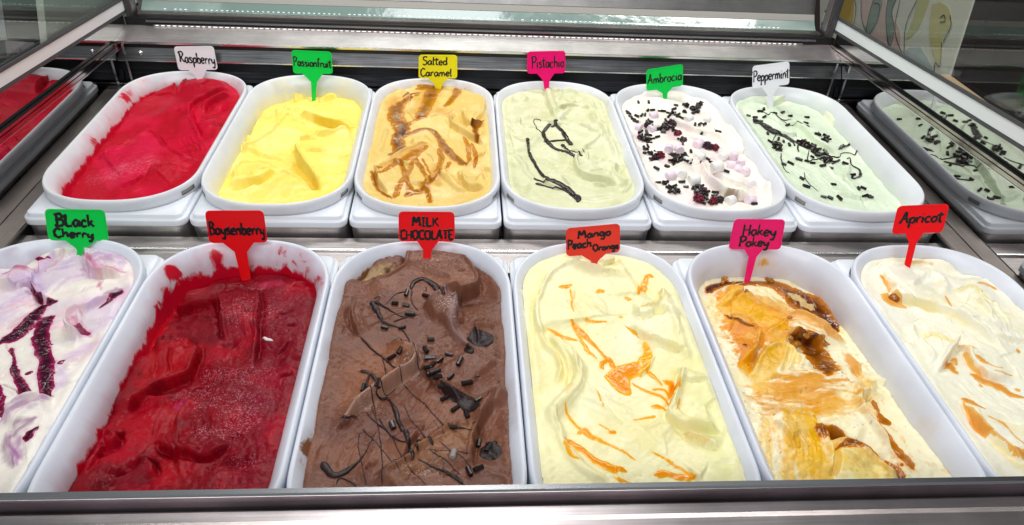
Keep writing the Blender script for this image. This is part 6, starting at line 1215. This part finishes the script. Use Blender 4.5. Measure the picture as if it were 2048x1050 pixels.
# berries: clusters of drupelets
def berry_mesh(mat, seed):
    r_ = random.Random(seed); bm = bmesh.new()
    for k in range(34):
        ph = math.acos(1 - 2 * (k + .5) / 34); th = k * 2.39996
        p = Vector((.0062 * math.sin(ph) * math.cos(th), .0052 * math.sin(ph) * math.sin(th), .0050 * math.cos(ph)))
        bmesh.ops.create_icosphere(bm, subdivisions=1, radius=.0016 * r_.uniform(.8, 1.2), matrix=Matrix.Translation(p))
    bmesh.ops.create_icosphere(bm, subdivisions=2, radius=.0050, matrix=Matrix.Diagonal((1.1, .95, .9, 1)))
    me = bpy.data.meshes.new('berry'); bm.to_mesh(me); bm.free(); me.materials.append(mat); me.polygons.foreach_set('use_smooth', [True] * len(me.polygons)); return me
BD, BR_ = berry_mesh(M_berry, 1), berry_mesh(M_berry_red, 2)
for x, y, red, sc, lab in ((425, 420, 0, 1.05, 'dark blackberry among sprinkles near the back of the ambrosia'), (466, 476, 1, .85, 'red berry piece among sprinkles near the back of the ambrosia'), (642, 556, 0, 1.1, 'dark blackberry beside the large pink marshmallow on the ambrosia'),
    (692, 560, 1, .8, 'shiny red berry piece touching the dark blackberry beside the large pink marshmallow'), (364, 608, 1, .85, 'red berry piece in the middle left sprinkle heap of the ambrosia'), (590, 872, 1, 1.0, 'red berry piece at the front edge of the ambrosia'), (680, 884, 1, .9, 'red berry piece right of another at the front edge of the ambrosia'), (285, 422, 0, .8, 'small dark berry beside the back left pink marshmallow on the ambrosia'),
    (395, 445, 0, .75, 'dark berry piece left of the far red berry piece on the ambrosia'), (500, 515, 0, .7, 'small dark berry piece in front of the far red berry piece on the ambrosia'), (330, 625, 0, .8, 'dark berry piece left of the middle red berry piece on the ambrosia'), (455, 620, 0, .8, 'dark berry piece in the middle sprinkle heap of the ambrosia'),
    (240, 500, 0, .7, 'dark berry piece by the left wall among sprinkles on the ambrosia'), (555, 325, 0, .75, 'dark berry piece in the farthest right sprinkle heap on the ambrosia'), (620, 830, 0, .85, 'dark berry piece behind the two red ones at the front of the ambrosia'), (720, 870, 0, .7, 'dark berry piece at the right end of the front berry row on the ambrosia')):
    q = amb.at([(x, y)])[0]; o = bpy.data.objects.new('berry', BR_ if red else BD); col.objects.link(o); o.location = (q[0], q[1], q[2] + .003 * sc); o.scale = (sc,) * 3; o.rotation_euler = (rnd.uniform(-.5, .5), rnd.uniform(-.5, .5), rnd.uniform(0, 3)); o.location.z -= .0012; tag(o, lab, 'berry', 'berries on the ambrosia')
# toffee crumbs on the hokey pokey and a jelly cube on the apricot
def crumb(sd):
    r_ = random.Random(sd); bm = bmesh.new(); bmesh.ops.create_icosphere(bm, subdivisions=2, radius=.0042)
    for v in bm.verts: v.co *= r_.uniform(.72, 1.2)
    for v in bm.verts: v.co.z *= .7
    me = bpy.data.meshes.new('toffee_crumb'); bm.to_mesh(me); bm.free(); me.materials.append(M_toffee); return me
CR = [crumb(k) for k in range(4)]
for k, (x, y, sc) in enumerate(((625, 585, .7), (650, 605, .9), (690, 612, 1.2), (740, 600, .8), (250, 275, 1.0), (235, 290, .8), (300, 290, .6), (525, 278, .9), (505, 270, .7), (820, 650, .7), (850, 660, .6), (380, 345, .7), (640, 500, .6), (665, 470, .5))):
    q = hok.at([(x, y)])[0]; o = bpy.data.objects.new('toffee_crumb', CR[k % 4]); col.objects.link(o); o.location = (q[0], q[1], q[2] + .0012 * sc); o.scale = (sc,) * 3; o.rotation_euler = (rnd.uniform(0, 6), 0, rnd.uniform(0, 6))
    tag(o, ('small ' if sc < .75 else 'large ' if sc > .95 else '') + 'toffee crumb in the syrup, %s of the hokey pokey ice cream, %s' % where(hok, x, y), 'toffee crumb', 'toffee crumbs on the hokey pokey')
bm = bmesh.new(); bmesh.ops.create_cube(bm, size=.0088); bmesh.ops.bevel(bm, geom=bm.edges[:], offset=.0012, segments=2, affect='EDGES')
q = apr.at([(1262, 392)])[0]; o = bmlink('fruit_cube', bm, plain('amber_jelly', C(190, 112, 30), .12, Transmission_Weight=.5), None, True); o.location = (q[0], q[1], q[2] + .002); o.rotation_euler = (.3, .2, .5)
tag(o, 'amber fruit jelly cube in a puddle of syrup on the apricot ice cream', 'jelly cube')
# ------------------------------------------------------------------ flavour tags
WHT, GRN, YEL, PNK, RED = (.86, .86, .90), (.0, .62, .075), (.90, .82, .012), (.92, .003, .18), (.92, .006, .010)
flavour_tag('white tag reading Raspberry, pushed into the red sorbet', WHT, [(347, 93), (427, 92), (436, 139.5), (357, 140.5)], [(377, 140), (413, 140), (407, 154), (392, 154)], [(393, 157), (406, 157)], ras, [('Raspberry', .08, .96, .34, .44, -.12)])
flavour_tag('green tag reading Passionfruit on a long spike in yellow gelato', GRN, [(582.5, 100), (662.5, 103.5), (666, 148), (586.5, 147)], [(605, 147), (646, 148), (634, 164), (622, 164)], [(624, 202), (631, 202)], pas, [('Passionfruit', .02, .97, .34, .38, -.06)])
flavour_tag('yellow tag reading Salted Caramel at the back of tan gelato', YEL, [(837.5, 109.5), (914.5, 110), (914.5, 157), (837, 157)], [(856, 157), (896, 157), (885, 168), (868, 168)], [(869, 171), (884, 171)], sca, [('Salted', .1, .74, .58, .33), ('Caramel', .05, .86, .10, .33)])
flavour_tag('pink tag reading Pistachio in the pale green gelato', PNK, [(1054.5, 103), (1131, 101.5), (1130, 146.5), (1054, 147.5)], [(1074, 147), (1109, 147), (1099, 161), (1086, 161)], [(1088, 175), (1098, 175)], pis, [('Pistachio', .12, .97, .27, .50)])
flavour_tag('green tag reading Ambrocia in the white marshmallow ice cream', GRN, [(1292.5, 139.5), (1366, 128), (1366, 171.5), (1293, 182)], [(1313, 179), (1346, 175), (1335, 186), (1325, 187)], [(1326, 198), (1334, 198)], amb, [('Ambrocia', .03, .97, .30, .44)])
flavour_tag('white tag reading Peppermint on a spike in mint green ice cream', WHT, [(1505, 132), (1579, 122.5), (1578.5, 169), (1504.5, 177)], [(1524, 175), (1559, 172), (1547, 189), (1535, 190)], [(1534, 218), (1545, 218)], pep, [('Peppermint', .02, .99, .30, .46)])
flavour_tag('green tag reading Black Cherry in white and purple ice cream', GRN, [(88.5, 418), (209.5, 419.5), (218, 482), (97, 481)], [(131, 481), (192, 483), (173, 496), (152, 497)], [(154, 502), (168, 501)], bch, [('BLack', .15, .78, .47, .38, -.03, .00125), ('Cherry', .10, .74, .12, .28, -.04, .0012)])
flavour_tag('red tag reading Boysenberry on a long spike in crimson sorbet', RED, [(409.5, 422), (527, 421.5), (535.5, 485), (418.5, 486.5)], [(446, 486), (508, 485), (494, 504), (469, 504)], [(483, 559), (502, 559)], boy, [('Boysenberry', .02, .97, .28, .38, -.03, .0011)], lean=.25)
flavour_tag('red tag reading MILK CHOCOLATE in brown chocolate gelato', RED, [(797, 423), (909, 424), (910, 483), (797.5, 483)], [(835, 483.5), (877, 483.5), (864, 500), (846, 500)], [(846, 517), (861, 517)], mch, [('MILK', .24, .71, .52, .29, 0, .0012), ('CHOCOLATE', .03, .97, .08, .30, 0, .0011)])
flavour_tag('worn red tag reading Mango Peach Orange in pale yellow ice cream', (.80, .035, .014), [(1131.5, 457), (1240, 447), (1240, 504.5), (1132.5, 513)], [(1163, 511), (1213, 507), (1197, 521), (1182, 522)], [(1181, 527), (1195, 526)], man, [('Mango', .22, .83, .60, .26, .05, .001), ('Peach', .02, .47, .25, .30, .06, .001), ('Orange', .50, .98, .12, .22, .05, .0009)], .45, True)
flavour_tag('pink tag reading Hokey Pokey on a spike in syrupy ice cream', PNK, [(1468.5, 438.5), (1571, 439.5), (1561, 499.5), (1456.5, 498.5)], [(1489, 499), (1526, 499.5), (1513, 514), (1497, 514)], [(1488, 563), (1500, 563)], hok, [('Hokey', .22, .86, .47, .36, 0, .001), ('Pokey', .19, .76, .11, .32, 0, .001)], lean=.25)
flavour_tag('red tag reading Apricot on a long spike in off-white ice cream', RED, [(1795.5, 412), (1899.5, 407.5), (1885, 465), (1782.5, 468.5)], [(1811, 467.5), (1847, 466), (1833, 486), (1818, 486)], [(1807.5, 534), (1821, 533)], apr, [('Apricot', .12, .93, .36, .40, .04, .001)])
